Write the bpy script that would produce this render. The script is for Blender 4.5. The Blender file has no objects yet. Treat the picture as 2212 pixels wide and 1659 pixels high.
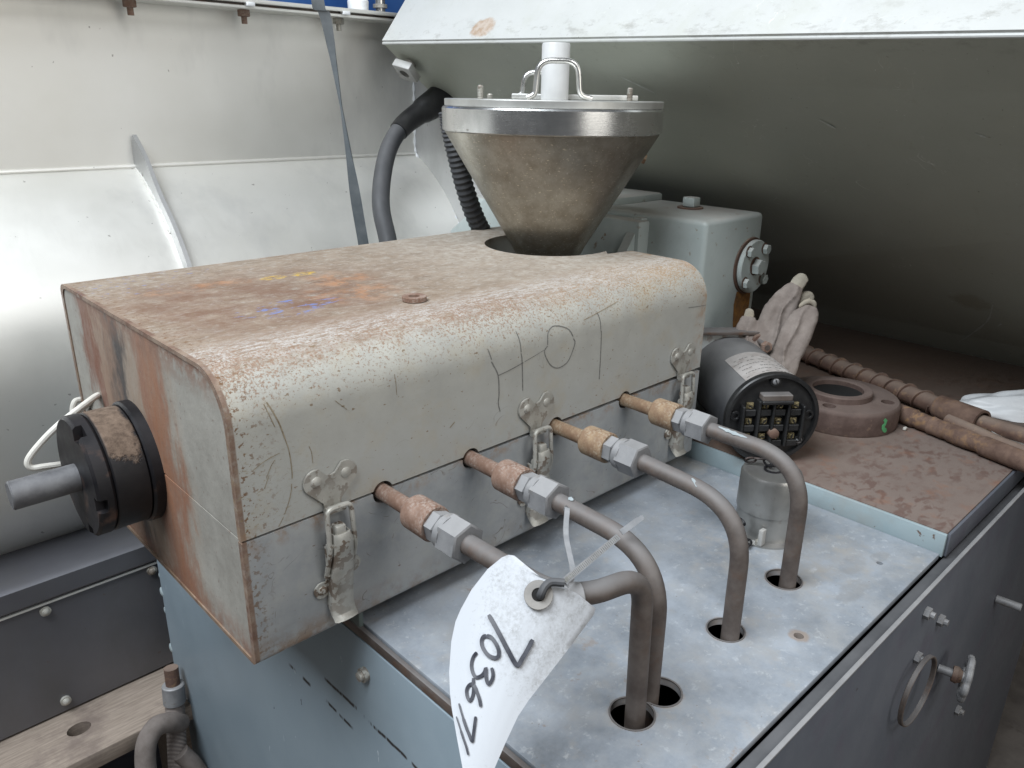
import bpy, bmesh, math, random
from mathutils import Vector, Matrix, noise as mnoise
random.seed(7)
S = bpy.context.scene
COL = S.collection

# ------------------------------------------------------------------ camera
def cam_matrix(pos, yaw, pit, rol):
    f = Vector((math.cos(pit)*math.cos(yaw), math.cos(pit)*math.sin(yaw), math.sin(pit)))
    r = f.cross(Vector((0, 0, 1))).normalized()
    u = r.cross(f)
    c, s = math.cos(rol), math.sin(rol)
    R, U = c*r+s*u, -s*r+c*u
    m = Matrix((R, U, -f)).transposed().to_4x4()
    m.translation = pos
    return m
cd = bpy.data.cameras.new('camera')
cam = bpy.data.objects.new('camera', cd)
COL.objects.link(cam)
cam.matrix_world = cam_matrix(Vector((-0.2508, -0.6139, 0.5272)), 0.8058, -0.3543, 0.0170)
cd.sensor_width = 36
cd.lens = 36*1688.09/2212
cd.clip_start = 0.02
cd.clip_end = 60
S.camera = cam

# ------------------------------------------------------------------ light: workshop windows and rooflight
W = bpy.data.worlds.new('World')
S.world = W
W.use_nodes = True
wb = W.node_tree.nodes['Background']
wb.inputs[0].default_value = (0.78, 0.84, 0.92, 1)
wb.inputs[1].default_value = 0.05
def area(name, loc, aim, sx, sy, power, col):
    l = bpy.data.lights.new(name, 'AREA')
    l.shape = 'RECTANGLE'
    l.size, l.size_y, l.energy, l.color = sx, sy, power, col
    o = bpy.data.objects.new(name, l)
    COL.objects.link(o)
    o.location = loc
    o.rotation_euler = (Vector(aim)-Vector(loc)).to_track_quat('-Z', 'Y').to_euler()
area('rooflight', (-1.25, 0.10, 2.7), (0.2, 0.2, 0), 2.3, 1.7, 165, (0.885, 0.945, 1.0))
area('door_light', (0.62, -3.3, 1.15), (0.6, 0.6, 0.45), 1.9, 1.5, 27, (1.0, 0.97, 0.91))
area('front_rooflight', (0.35, -2.3, 2.8), (0.4, 0.2, 0.1), 1.6, 1.0, 34, (0.97, 0.98, 1.0))
S.view_settings.view_transform = 'Standard'
S.view_settings.look = 'None'
S.view_settings.exposure = 0
S.view_settings.gamma = 1

# ------------------------------------------------------------------ node helper
class N:
    def __init__(s, name, off=None):
        s.m = bpy.data.materials.new(name)
        s.m.use_nodes = True
        s.t = s.m.node_tree
        s.b = s.t.nodes['Principled BSDF']
        s.tc = s.t.nodes.new('ShaderNodeTexCoord').outputs['Object']
        if off: s.tc = s.vec(loc=off)
    def put(s, sock, v):
        if isinstance(v, bpy.types.NodeSocket): s.t.links.new(v, sock)
        elif isinstance(v, (tuple, list)):
            sock.default_value = (*v, 1) if len(v) == 3 and sock.type == 'RGBA' else v
        else: sock.default_value = v
    def node(s, typ, ins, **kw):
        n = s.t.nodes.new(typ)
        for k, v in kw.items(): setattr(n, k, v)
        for k, v in ins.items(): s.put(n.inputs[k], v)
        return n
    def vec(s, scale=(1, 1, 1), rot=(0, 0, 0), loc=(0, 0, 0)):
        return s.node('ShaderNodeMapping', {0: s.tc, 'Location': loc, 'Rotation': rot, 'Scale': scale}).outputs[0]
    def noise(s, sc, det=4, rough=.6, vec=None, dist=0):
        return s.node('ShaderNodeTexNoise', {'Vector': vec or s.tc, 'Scale': sc, 'Detail': det, 'Roughness': rough, 'Distortion': dist}).outputs[0]
    def vor(s, sc, vec=None, feature='F1', out=0):
        return s.node('ShaderNodeTexVoronoi', {'Vector': vec or s.tc, 'Scale': sc}, feature=feature).outputs[out]
    def map(s, v, a, b, c=0., d=1., smooth=False):
        n = s.node('ShaderNodeMapRange', {0: v, 1: a, 2: b, 3: c, 4: d})
        if smooth: n.interpolation_type = 'SMOOTHSTEP'
        return n.outputs[0]
    def op(s, o, a, b=0., c=0.):
        return s.node('ShaderNodeMath', {0: a, 1: b, 2: c}, operation=o).outputs[0]
    def mul(s, *a):
        r = a[0]
        for q in a[1:]: r = s.op('MULTIPLY', r, q)
        return r
    def mix(s, f, a, b):
        n = s.node('ShaderNodeMix', {0: f, 6: a, 7: b}, data_type='RGBA')
        return n.outputs[2]
    def xyz(s):
        n = s.node('ShaderNodeSeparateXYZ', {0: s.tc})
        return n.outputs
    def normal_z(s):
        g = s.t.nodes.new('ShaderNodeNewGeometry')
        return s.node('ShaderNodeSeparateXYZ', {0: g.outputs['Normal']}).outputs[2]
    def ell(s, cx, cy, rx, ry, ax=(0, 1)):
        p = s.xyz()
        a = s.op('DIVIDE', s.op('SUBTRACT', p[ax[0]], cx), rx)
        b = s.op('DIVIDE', s.op('SUBTRACT', p[ax[1]], cy), ry)
        r = s.op('SQRT', s.op('ADD', s.mul(a, a), s.mul(b, b)))
        return s.map(r, 1.0, .35, 0, 1, True)
    def done(s, col, rough=.6, metal=0., bump=None, bs=.3, bd=.002, spec=.4):
        s.put(s.b.inputs['Base Color'], col)
        s.put(s.b.inputs['Roughness'], rough)
        s.put(s.b.inputs['Metallic'], metal)
        s.put(s.b.inputs['Specular IOR Level'], spec)
        if bump is not None:
            n = s.node('ShaderNodeBump', {'Height': bump, 'Strength': bs, 'Distance': bd})
            s.t.links.new(n.outputs[0], s.b.inputs['Normal'])
        return s.m

M = {}
def simple(name, c1, c2, sc=20, rough=(.5, .7), metal=0., bump=40, bs=.25, spots=None, spot_sc=60, spot_thr=(.62, .68), dust=None, spec=.4, bd=.001):
    n = N(name)
    a = n.noise(sc, 5, .65)
    col = n.mix(n.map(a, .35, .65), c1, c2)
    if spots:
        f = n.map(n.noise(spot_sc, 4, .6, n.vec(loc=(3, 1, 2))), *spot_thr)
        f = n.mul(f, n.map(n.noise(spot_sc/8, 3), .38, .6))
        col = n.mix(f, col, spots)
    if dust:
        col = n.mix(n.mul(n.map(n.normal_z(), .1, .9), n.map(n.noise(14, 4), .25, .7, .35, .9)), col, dust)
    M[name] = n.done(col, n.map(a, .3, .7, *rough), metal, n.noise(bump, 5, .7), bs, bd, spec)
    return M[name]

# plain weathered materials
simple('rust', (.165, .095, .066), (.26, .175, .135), 60, (.75, .95), 0, 130, .35, (.30, .24, .205), 330, (.46, .60))
simple('ochre_rust', (.19, .115, .07), (.30, .21, .13), 60, (.7, .9), 0, 140, .3, (.34, .275, .20), 330, (.46, .60))
simple('rust_dark', (.085, .05, .038), (.16, .095, .07), 35, (.75, .95), 0, 120, .4, (.26, .16, .09), 90, (.55, .66), dust=(.24, .185, .15))
simple('flange_rust', (.085, .055, .046), (.145, .10, .085), 34, (.7, .9), 0, 110, .35, (.22, .15, .11), 90, (.58, .7), dust=(.15, .115, .10))
simple('zinc', (.19, .192, .20), (.285, .285, .29), 35, (.5, .75), .25, 140, .25, (.20, .17, .14), 70, (.6, .7), dust=(.34, .335, .335))
simple('tube_steel', (.085, .066, .057), (.16, .135, .12), 26, (.5, .7), .2, 120, .2, (.13, .075, .05), 40, (.52, .66), dust=(.205, .20, .20))
simple('black_iron', (.008, .008, .010), (.021, .019, .021), 18, (.4, .65), .25, 70, .3, (.10, .06, .045), 30, (.58, .72))
simple('rod_steel', (.115, .115, .122), (.185, .185, .19), 50, (.5, .7), .35, 160, .25)
simple('black_plastic', (.012, .012, .013), (.022, .022, .022), 40, (.3, .5), 0, 90, .12)
simple('motor_black', (.055, .057, .062), (.09, .091, .095), 14, (.5, .7), 0, 90, .1, dust=(.24, .235, .23))
simple('brass', (.13, .105, .055), (.30, .25, .14), 130, (.35, .55), .6, 200, .1)
simple('rubber', (.028, .030, .034), (.05, .052, .056), 20, (.5, .7), 0, 90, .1, dust=(.13, .13, .135))
simple('glove_cloth', (.20, .168, .15), (.285, .245, .22), 26, (.85, 1), 0, 420, .6, (.17, .135, .115), 26, (.5, .68), spec=.1)
simple('glove_tip', (.29, .262, .215), (.38, .345, .285), 40, (.85, 1), 0, 420, .6, (.35, .29, .22), 40, (.5, .68), spec=.1)
simple('white_plastic', (.74, .76, .78), (.83, .84, .85), 12, (.3, .45), 0, 30, .2)
simple('strap_grey', (.10, .115, .125), (.15, .165, .175), 30, (.5, .65), 0, 200, .15)
simple('hose_grey', (.15, .128, .115), (.23, .20, .185), 30, (.7, .9), 0, 160, .4, spec=.2)
simple('concrete', (.11, .095, .085), (.20, .175, .155), 7, (.85, .95), 0, 60, .5, (.10, .08, .07), 30, (.55, .68))
simple('grommet', (.20, .19, .18), (.31, .295, .275), 40, (.5, .7), .3, 120, .2)
simple('cord_white', (.55, .53, .48), (.68, .66, .61), 40, (.6, .8), 0, 200, .1)
simple('graphite', (.12, .12, .115), (.24, .235, .215), 300, (.6, .7), 0, 300, .0)
simple('marker', (.028, .03, .04), (.06, .062, .075), 160, (.4, .5), 0, 100, .0)
simple('scratch_brown', (.20, .155, .10), (.33, .28, .20), 200, (.7, .9), 0, 300, .0)
simple('hole_dark', (.01, .01, .01), (.014, .013, .012), 30, (.8, .9), 0, 60, .1)
simple('blue_paint', (.03, .10, .32), (.05, .15, .42), 8, (.4, .5), 0, 20, .05)
simple('green_mark', (.08, .32, .13), (.12, .42, .18), 200, (.6, .7), 0, 100, .0)
simple('bright_steel', (.62, .61, .58), (.74, .73, .70), 40, (.22, .36), .9, 120, .06)
simple('tie_plastic', (.24, .245, .255), (.33, .335, .345), 60, (.45, .6), 0, 80, .1)
simple('latch_steel', (.34, .33, .295), (.50, .485, .44), 34, (.38, .6), .35, 120, .22, (.17, .13, .10), 80, (.51, .55))
simple('wood', (.30, .23, .18), (.45, .37, .30), 9, (.8, .95), 0, 60, .3)

def painted(name, base, base2, chips=(.17, .10, .06), chip_sc=70, chip_thr=(.66, .70), stain=None, stain_amt=.5, rough=(.4, .6), dirt_sc=6, dust=None, peel=.06):
    n = N(name)
    a = n.noise(dirt_sc, 6, .68)
    col = n.mix(n.map(a, .32, .68), base, base2)
    if stain:
        col = n.mix(n.mul(n.map(n.noise(dirt_sc*2.3, 5, .7, n.vec(loc=(5, 2, 7))), .5, .72), stain_amt), col, stain)
    if dust:
        col = n.mix(n.mul(n.map(n.normal_z(), .2, .95), n.map(n.noise(10, 5), .3, .7, .3, .85)), col, dust)
    ch = n.map(n.noise(chip_sc, 5, .62, n.vec(loc=(1, 4, 2))), *chip_thr)
    ch = n.mul(ch, n.map(n.noise(dirt_sc*1.4, 3, .5, n.vec(loc=(8, 1, 3))), .42, .6))
    col = n.mix(ch, col, chips)
    h = n.op('SUBTRACT', n.noise(90, 4, .6), n.mul(ch, 1.5))
    M[name] = n.done(col, n.map(a, .3, .7, *rough), 0, h, .22, .0012)
    return M[name]

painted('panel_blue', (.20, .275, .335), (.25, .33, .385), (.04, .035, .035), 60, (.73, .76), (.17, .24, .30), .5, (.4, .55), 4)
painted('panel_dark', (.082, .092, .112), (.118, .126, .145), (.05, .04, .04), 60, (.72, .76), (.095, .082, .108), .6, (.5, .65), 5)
painted('step_blue', (.28, .355, .38), (.345, .41, .43), (.14, .10, .08), 60, (.64, .68), (.3, .3, .28), .5)
painted('gear_paint', (.42, .475, .46), (.50, .545, .53), (.24, .16, .10), 50, (.64, .68), (.36, .38, .36), .4, (.35, .5), 8, dust=(.40, .355, .32))
painted('cap_steel', (.40, .40, .385), (.52, .515, .50), (.22, .18, .15), 60, (.67, .7), (.3, .28, .26), .5, (.35, .5), 12)
simple('cap_alloy', (.34, .34, .325), (.45, .445, .43), 14, (.30, .45), .75, 120, .12, (.22, .19, .165), 70, (.62, .7), dust=(.36, .35, .345))
painted('bracket_green', (.10, .13, .125), (.15, .18, .17), (.04, .03, .03), 60, (.64, .68))

# --- cover paint
def cover_upper():
    n = N('cover_paint')
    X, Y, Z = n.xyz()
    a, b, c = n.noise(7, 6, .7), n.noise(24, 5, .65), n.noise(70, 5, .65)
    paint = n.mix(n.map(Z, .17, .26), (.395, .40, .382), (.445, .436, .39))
    paint = n.mix(n.map(b, .35, .7), paint, (.37, .365, .335))
    paint = n.mix(n.mul(n.map(n.noise(16, 5, .7, n.vec(loc=(4, 4, 4))), .52, .75), .5), paint, (.40, .335, .225))
    # rusted, dusty lid
    edge = n.op('ADD', Z, n.op('ADD', n.mul(n.op('SUBTRACT', a, .5), .02), n.mul(n.op('SUBTRACT', c, .5), .03)))
    top = n.map(edge, .284, .2985, 0, 1, True)
    streak = n.noise(26, 8, .78, n.vec((1.0, 1.8, 1), (0, 0, -.35)))
    rust = n.mix(n.map(streak, .36, .64), (.205, .15, .105), (.335, .27, .21))
    rust = n.mix(n.mul(n.map(n.noise(70, 7, .75, n.vec((1, 2, 1), (0, 0, -.3))), .52, .64), .6), rust, (.455, .435, .405))
    rust = n.mix(n.mul(n.map(n.noise(150, 4, .6, n.vec((1, 2, 1), (0, 0, -.3), (2, 2, 2))), .61, .67), .7), rust, (.17, .125, .105))
    ctr = n.ell(.15, .235, .26, .20)
    rust = n.mix(n.mul(ctr, n.map(n.noise(18, 8, .78, n.vec(loc=(1, 9, 1))), .34, .60), .85), rust, (.165, .088, .056))
    for (cx, cy, rx, ry) in ((.25, .19, .075, .07), (.275, .26, .06, .06), (.12, .33, .10, .03)):
        rust = n.mix(n.mul(n.ell(cx, cy, rx, ry), n.map(n.noise(34, 8, .78), .47, .62), .7), rust, (.40, .20, .10))
    rust = n.mix(n.mul(n.map(n.op('ADD', X, n.mul(n.op('SUBTRACT', a, .5), .5)), .34, .60), .75), rust, n.mix(n.map(c, .36, .62), (.285, .235, .185), (.47, .435, .385)))
    col = n.mix(n.mul(top, n.map(b, .2, .5, .8, 1)), paint, rust)
    # pale worn line where the lid starts to turn down
    worn = n.mul(n.map(Y, .105, .07), n.map(Y, .015, .05), n.map(n.noise(60, 5, .7, n.vec((1, 3, 1))), .4, .58), n.map(Z, .27, .285))
    col = n.mix(n.mul(worn, .7), col, (.55, .53, .51))
    # speckled rust over the bend, thinning downwards
    lim = n.map(Z, .230, .288, .67, .495)
    lim = n.op('ADD', lim, n.mul(n.op('SUBTRACT', n.noise(9, 4), .5), .22))
    sp = n.noise(360, 5, .78)
    spk = n.map(n.op('SUBTRACT', sp, lim), 0, .05)
    spk = n.mul(spk, n.map(Y, .12, .06))
    col = n.mix(n.mul(spk, .8), col, n.mix(n.map(n.op('ADD', X, n.mul(n.op('SUBTRACT', a, .5), .6)), .3, .7), (.25, .15, .095), (.34, .225, .125)))
    # chips and flaking beside the end edge, rust at the lower joint
    ed = n.mul(n.map(X, .05, .004), n.map(n.noise(190, 4, .6, n.vec(loc=(7, 0, 0))), .57, .61))
    col = n.mix(ed, col, (.16, .085, .04))
    col = n.mix(n.mul(n.map(X, .0055, .0042), n.map(n.noise(70, 5, .7), .3, .5, .55, 1)), col, n.mix(n.map(b, .4, .6), (.15, .085, .06), (.27, .20, .15)))
    ed2 = n.mul(n.map(X, .11, .0), n.map(n.noise(230, 5, .7, n.vec((.6, 1, 1.5), (0, .7, 0))), .56, .64), n.map(Z, .29, .2))
    col = n.mix(n.mul(ed2, .75), col, (.25, .19, .10))
    jt = n.mul(n.map(Z, .162, .1415), n.map(n.noise(46, 6, .75, n.vec(loc=(2, 5, 1))), .54, .68), .7)
    col = n.mix(jt, col, (.27, .15, .08))
    rt = n.mul(n.map(X, .70, .733), n.map(n.noise(30, 5, .7), .46, .6), .7)
    col = n.mix(rt, col, (.32, .19, .10))
    # loose flecks and hair scratches
    fl = n.map(n.noise(150, 3, .5, n.vec((1, 1, 1.8), (0, .5, 0), (3, 3, 3))), .675, .70)
    col = n.mix(n.mul(fl, .85), col, (.20, .14, .085))
    hs = n.noise(20, 2, .4, n.vec((1, 1, 1), (0, .4, 0), (6, 1, 2)), 1.2)
    hair = n.mul(n.map(n.op('ABSOLUTE', n.op('SUBTRACT', hs, .5)), .006, .001), n.map(n.noise(30, 3), .58, .66))
    col = n.mix(n.mul(hair, .7), col, (.21, .18, .14))
    # blue and yellow paint smears
    for (cx, cy, rx, ry, sc, k) in ((.155, .172, .075, .04, 55, .56), (.035, .37, .08, .05, 70, .60), (.09, .42, .1, .03, 70, .6)):
        bl = n.mul(n.map(n.ell(cx, cy, rx, ry), .02, .3), n.map(n.noise(sc, 5, .7, n.vec((1, 2.6, 1), (0, 0, -.6), (0, 3, 0))), k, k+.035), n.map(n.normal_z(), .8, .95))
        col = n.mix(n.mul(bl, .85), col, (.15, .20, .42))
    for (cx, cy) in ((.214, .32), (.256, .317)):
        ye = n.mul(n.map(n.ell(cx, cy, .022, .014), .1, .4), n.map(n.noise(110, 5, .75, n.vec((1, 2.4, 1), (0, 0, -.5))), .50, .54))
        col = n.mix(n.mul(ye, n.map(n.normal_z(), .8, .95)), col, (.55, .36, .05))
    h = n.op('ADD', n.mul(c, .5), n.op('SUBTRACT', n.mul(n.noise(180, 4, .7), n.map(top, 0, 1, .35, .9)), n.mul(spk, .4)))
    M['cover_paint'] = n.done(col, n.map(n.op('MAXIMUM', top, spk), 0, 1, .42, .72), 0, h, .28, .0014)
def cover_lower():
    n = N('cover_paint_low')
    X, Y, Z = n.xyz()
    a, b = n.noise(9, 6, .7), n.noise(40, 5, .65)
    col = n.mix(n.map(a, .35, .65), (.262, .275, .282), (.36, .368, .368))
    sm = n.map(n.noise(15, 5, .6, n.vec(loc=(1, 2, 3))), .54, .72)
    col = n.mix(n.mul(sm, .65), col, (.195, .20, .21))
    col = n.mix(n.mul(n.map(b, .5, .8), .4), col, (.44, .425, .37))
    fl = n.map(n.noise(140, 3, .5, n.vec((1, 1, 1.9), (0, .4, 0), (3, 8, 3))), .69, .72)
    col = n.mix(n.mul(fl, .8), col, (.17, .12, .09))
    jt = n.mul(n.map(Z, .118, .136), n.map(n.noise(28, 5, .7, n.vec(loc=(2, 5, 1))), .48, .62), .9)
    col = n.mix(jt, col, (.27, .18, .12))
    ed = n.mul(n.map(X, .03, .003), n.map(n.noise(180, 4, .6), .53, .60))
    col = n.mix(ed, col, (.17, .11, .07))
    col = n.mix(n.mul(n.map(X, .0055, .0042), n.map(n.noise(70, 5, .7), .3, .5, .55, 1)), col, n.mix(n.map(b, .4, .6), (.15, .085, .06), (.27, .20, .15)))
    bt = n.mul(n.map(Z, .035, .004), n.map(n.noise(30, 5, .7), .42, .6), n.map(X, .34, .05, .35, 1))
    col = n.mix(bt, col, (.22, .15, .10))
    hs = n.noise(17, 2, .4, n.vec((1, 1, 1), (0, .2, 0), (6, 1, 2)), 1.5)
    hair = n.mul(n.map(n.op('ABSOLUTE', n.op('SUBTRACT', hs, .5)), .007, .002), n.map(n.noise(26, 3), .55, .62))
    col = n.mix(n.mul(hair, .75), col, (.15, .12, .10))
    M['cover_paint_low'] = n.done(col, n.map(a, .3, .7, .42, .6), 0, n.op('ADD', n.noise(95, 4), n.mul(b, .5)), .2, .0012)
def cover_end():
    n = N('cover_end_paint')
    X, Y, Z = n.xyz()
    wob = n.noise(13, 7, .72, n.vec((1, 1, .4)))
    yy = n.op('ADD', Y, n.op('ADD', n.mul(n.op('SUBTRACT', wob, .5), .17), n.mul(n.op('SUBTRACT', Z, .15), -.10)))
    st = n.noise(70, 7, .75, n.vec((1, 1, .25)))
    sp = n.noise(60, 5, .68)
    col = n.mix(n.map(n.noise(14, 6, .7), .35, .65), (.255, .242, .215), (.35, .335, .30))
    def band(y0, y1, y2, y3, c, k=1., th=(.3, .6)):
        nonlocal col
        f = n.mul(n.map(yy, y0, y1, 0, 1, True), n.map(yy, y3, y2, 0, 1, True), n.map(st, th[0], th[1], .45, 1), k)
        col = n.mix(f, col, c)
    band(.10, .165, .35, .375, (.29, .215, .16), .9)
    band(.335, .35, .375, .395, (.19, .085, .055), 1.)
    band(.255, .28, .30, .325, (.055, .05, .05), .95, (.2, .5))
    band(.285, .31, .335, .35, (.26, .165, .115), .8)
    band(.13, .16, .20, .235, (.25, .115, .07), .95, (.3, .62))
    band(.15, .17, .18, .20, (.31, .15, .08), .4)
    col = n.mix(n.mul(n.map(Z, .262, .292), n.map(sp, .36, .56), n.map(Y, .43, .37)), col, (.21, .125, .09))
    col = n.mix(n.mul(n.map(Z, .045, .0), n.map(sp, .3, .6), .9), col, (.20, .095, .06))
    col = n.mix(n.mul(n.map(n.noise(170, 4, .6), .64, .70), .7), col, (.17, .12, .10))
    col = n.mix(n.mul(n.map(Y, .012, .002), n.map(sp, .4, .55), .9), col, (.16, .09, .055))
    M['cover_end_paint'] = n.done(col, n.map(sp, .3, .7, .5, .75), 0, n.op('ADD', sp, n.noise(150, 4)), .28, .0012)
cover_upper(); cover_lower(); cover_end()

def stainless(name, c1, c2, rough, metal, smudge, sc=3, brush=(1, 1, 1), bs=.05):
    n = N(name)
    a = n.noise(sc, 5, .6)
    br = n.noise(120, 4, .6, n.vec(brush))
    col = n.mix(n.map(a, .35, .65), c1, c2)
    col = n.mix(n.mul(n.map(n.noise(sc*2.2, 5, .65, n.vec((1, 1, .45), (0, 0, 0), (4, 2, 1))), .5, .72), .7), col, smudge)
    fl = n.map(n.noise(70, 3, .5), .72, .75)
    col = n.mix(n.mul(fl, .6), col, (.16, .13, .11))
    r = n.op('ADD', n.map(a, .3, .7, *rough), n.mul(n.op('SUBTRACT', br, .5), .12))
    M[name] = n.done(col, r, metal, br, bs, .001)
stainless('trough_steel', (.70, .69, .645), (.79, .78, .745), (.42, .54), .64, (.56, .555, .535), 2.2, (3, .6, .6))
stainless('frame_steel', (.135, .135, .15), (.19, .19, .205), (.42, .52), .6, (.15, .147, .145), 2.5, (3, .4, .4))
stainless('band_steel', (.74, .74, .73), (.82, .82, .81), (.2, .3), .95, (.5, .5, .49), 9, (.5, .5, 6), .03)
stainless('lid_steel', (.50, .50, .48), (.60, .60, .57), (.35, .5), .7, (.40, .39, .36), 9)
stainless('plate_steel', (.42, .42, .42), (.50, .50, .495), (.42, .52), .6, (.36, .36, .355), 3, (.6, .6, 3))
def cone_mat():
    n = N('cone_steel', (.673, .269, .26))
    X, Y, Z = n.xyz()
    a, b = n.noise(9, 6, .7), n.noise(26, 6, .7)
    col = n.mix(n.map(a, .35, .65), (.28, .262, .225), (.40, .38, .33))
    col = n.mix(n.mul(n.map(n.noise(38, 7, .78), .42, .70), .75), col, (.205, .18, .14))
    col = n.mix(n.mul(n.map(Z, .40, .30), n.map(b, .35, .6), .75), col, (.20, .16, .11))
    fl = n.map(n.noise(210, 3, .5, n.vec((1, 1, 2.4), (.3, .5, 0))), .66, .69)
    col = n.mix(n.mul(fl, .8), col, (.62, .56, .44))
    f2 = n.map(n.noise(90, 4, .6, n.vec((3, 3, .5), (.4, 0, .3))), .63, .68)
    col = n.mix(n.mul(f2, .45), col, (.5, .48, .44))
    M['cone_steel'] = n.done(col, n.map(b, .3, .7, .30, .48), .85, n.noise(90, 5, .7), .12, .001)
cone_mat()
def red_deck():
    n = N('rusty_plate', (.8, .15, -.9))
    a = n.noise(6, 6, .7)
    drops = n.noise(48, 3, .55, n.vec((1.0, 1.6, 1)), .4)
    col = n.mix(n.map(a, .35, .65), (.11, .074, .056), (.17, .125, .10))
    near = n.map(n.xyz()[1], -.08, -.22)
    col = n.mix(n.mul(near, .6), col, (.20, .163, .147))
    d = n.mul(n.map(drops, .49, .60), n.map(n.noise(7, 3), .36, .55), n.map(near, 0, 1, .2, 1))
    col = n.mix(n.mul(d, .7), col, (.12, .072, .06))
    col = n.mix(n.mul(n.map(n.noise(20, 5, .7), .55, .72), .6), col, (.22, .11, .07))
    col = n.mix(n.mul(n.map(n.xyz()[0], 1.15, 1.45), .8), col, (.075, .05, .035))  # darkens towards the back, the console's shade painted into the plate colour
    M['rusty_plate'] = n.done(col, n.map(d, 0, 1, .75, .5), 0, n.noise(120, 5, .7), .3, .0012)
red_deck()
def tag_mat():
    n = N('tag_card', (.125, -.256, .158))
    a = n.noise(60, 6, .75)
    gr = n.map(n.ell(.125, -.256, .06, .06), .0, .75)
    d = n.mul(n.map(n.noise(330, 5, .75), n.map(gr, 0, 1, .62, .40), n.map(gr, 0, 1, .8, .74)), n.map(n.noise(70, 4, .7), .3, .6), .75)
    col = n.mix(d, (.52, .54, .57), (.22, .215, .205))
    M['tag_card'] = n.done(col, .55, 0, a, .15, .0006)
tag_mat()
def tube_plastic():
    n = N('clear_plastic')
    a = n.noise(22, 4, .6, n.vec((1, 1, .6)))
    n.b.inputs['Subsurface Weight'].default_value = 0
    n.b.inputs['Transmission Weight'].default_value = .25
    M['clear_plastic'] = n.done(n.mix(n.map(a, .3, .7), (.66, .665, .66), (.79, .79, .785)), .4, 0, a, .05, .001)
tube_plastic()
def chips_panel():
    # weld seams of the blue end panel with dark flaked paint along them
    n = N('panel_blue_end', (.8, .15, -.9))
    X, Y, Z = n.xyz()
    a = n.noise(4, 6, .68)
    col = n.mix(n.map(a, .32, .68), (.225, .285, .328), (.275, .335, .378))
    col = n.mix(n.mul(n.map(n.noise(11, 5, .7), .5, .75), .5), col, (.25, .315, .37))
    w = n.op('ADD', Z, n.mul(n.op('SUBTRACT', n.noise(14, 4, .6), .5), .012))
    for z0, ya, yb, th in ((-.188, .04, .20, .47), (-.151, -.40, .12, .42)):
        f = n.mul(n.map(n.op('ABSOLUTE', n.op('SUBTRACT', w, z0)), .0036, .0012), n.map(n.noise(60, 3, .6, n.vec((1, 1, .2))), th, th+.08),
                  n.map(Y, ya, ya+.01), n.map(Y, yb, yb-.01))
        col = n.mix(f, col, (.028, .022, .02))
    c2 = n.map(n.noise(60, 4, .6, n.vec((1, 1, .5))), .745, .765)
    col = n.mix(c2, col, (.05, .05, .055))
    c3 = n.map(n.noise(80, 3, .5, n.vec((1, 1.6, .3), loc=(4, 4, 4))), .735, .75)
    col = n.mix(c3, col, (.5, .56, .6))
    M['panel_blue_end'] = n.done(col, n.map(a, .3, .7, .4, .55), 0, n.noise(90, 4, .6), .15, .001)
chips_panel()
def wood_mat():
    n = N('wood')
    g = n.noise(14, 6, .7, n.vec((1.2, 14, 14)))
    col = n.mix(n.map(g, .35, .65), (.225, .18, .145), (.345, .285, .235))
    col = n.mix(n.mul(n.map(n.noise(9, 5, .7), .54, .7), .7), col, (.15, .115, .10))
    M['wood'] = n.done(col, .85, 0, g, .35, .0015)
wood_mat()
def braid():
    n = N('hose_braid')
    w = n.t.nodes.new('ShaderNodeTexWave'); w.inputs['Scale'].default_value = 60
    w.bands_direction = 'DIAGONAL'; n.t.links.new(n.tc, w.inputs[0])
    a = n.noise(40, 4)
    col = n.mix(n.mul(w.outputs[1], n.map(a, .3, .6)), (.17, .145, .135), (.33, .29, .265))
    M['hose_braid'] = n.done(col, .75, .1, w.outputs[1], .4, .001)
braid()

def deck_mat():
    n = N('deck_paint', (.8, .15, -.9))
    X, Y, Z = n.xyz()
    a, b, c = n.noise(6, 7, .72), n.noise(22, 6, .72), n.noise(90, 5, .7)
    col = n.mix(n.map(a, .37, .62), (.20, .222, .248), (.355, .388, .432))
    col = n.mix(n.mul(n.map(b, .46, .68), .55), col, (.36, .36, .355))
    col = n.mix(n.mul(n.map(n.noise(13, 6, .72, n.vec(loc=(4, 2, 6))), .54, .70), .6), col, (.37, .34, .30))
    col = n.mix(n.mul(n.map(c, .58, .72), .45), col, (.60, .62, .64))
    # rusty bloom round each drilled hole and oil marks
    for (x, y, r) in ((.246, -.270, .032), (.290, -.271, .031), (.422, -.262, .031), (.560, -.257, .032), (.473, -.322, .016)):
        f = n.map(n.op('ADD', n.ell(x, y, r, r), n.mul(n.op('SUBTRACT', c, .5), 1.1)), .25, .75)
        col = n.mix(n.mul(f, .6), col, (.30, .21, .14))
    for (x, y, rx, ry) in ((.655, -.300, .05, .022), (.60, -.325, .05, .02), (.70, -.315, .03, .014), (.64, -.22, .09, .05)):
        f = n.map(n.op('ADD', n.ell(x, y, rx, ry), n.mul(n.op('SUBTRACT', n.noise(38, 7, .8), .5), 3.2)), .45, .9)
        col = n.mix(n.mul(f, .32), col, (.23, .22, .205))
    f = n.mul(n.map(n.noise(32, 5, .7, n.vec(loc=(2, 7, 1))), .63, .69), n.map(X, .42, .22))
    col = n.mix(n.mul(f, .6), col, (.27, .19, .13))
    ch = n.map(n.noise(110, 4, .6, n.vec((1, 1.8, 1), loc=(1, 4, 2))), .70, .73)
    col = n.mix(n.mul(ch, .8), col, (.20, .165, .14))
    M['deck_paint'] = n.done(col, n.map(a, .3, .7, .42, .62), 0, n.op('ADD', c, b), .15, .001)
deck_mat()
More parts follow.
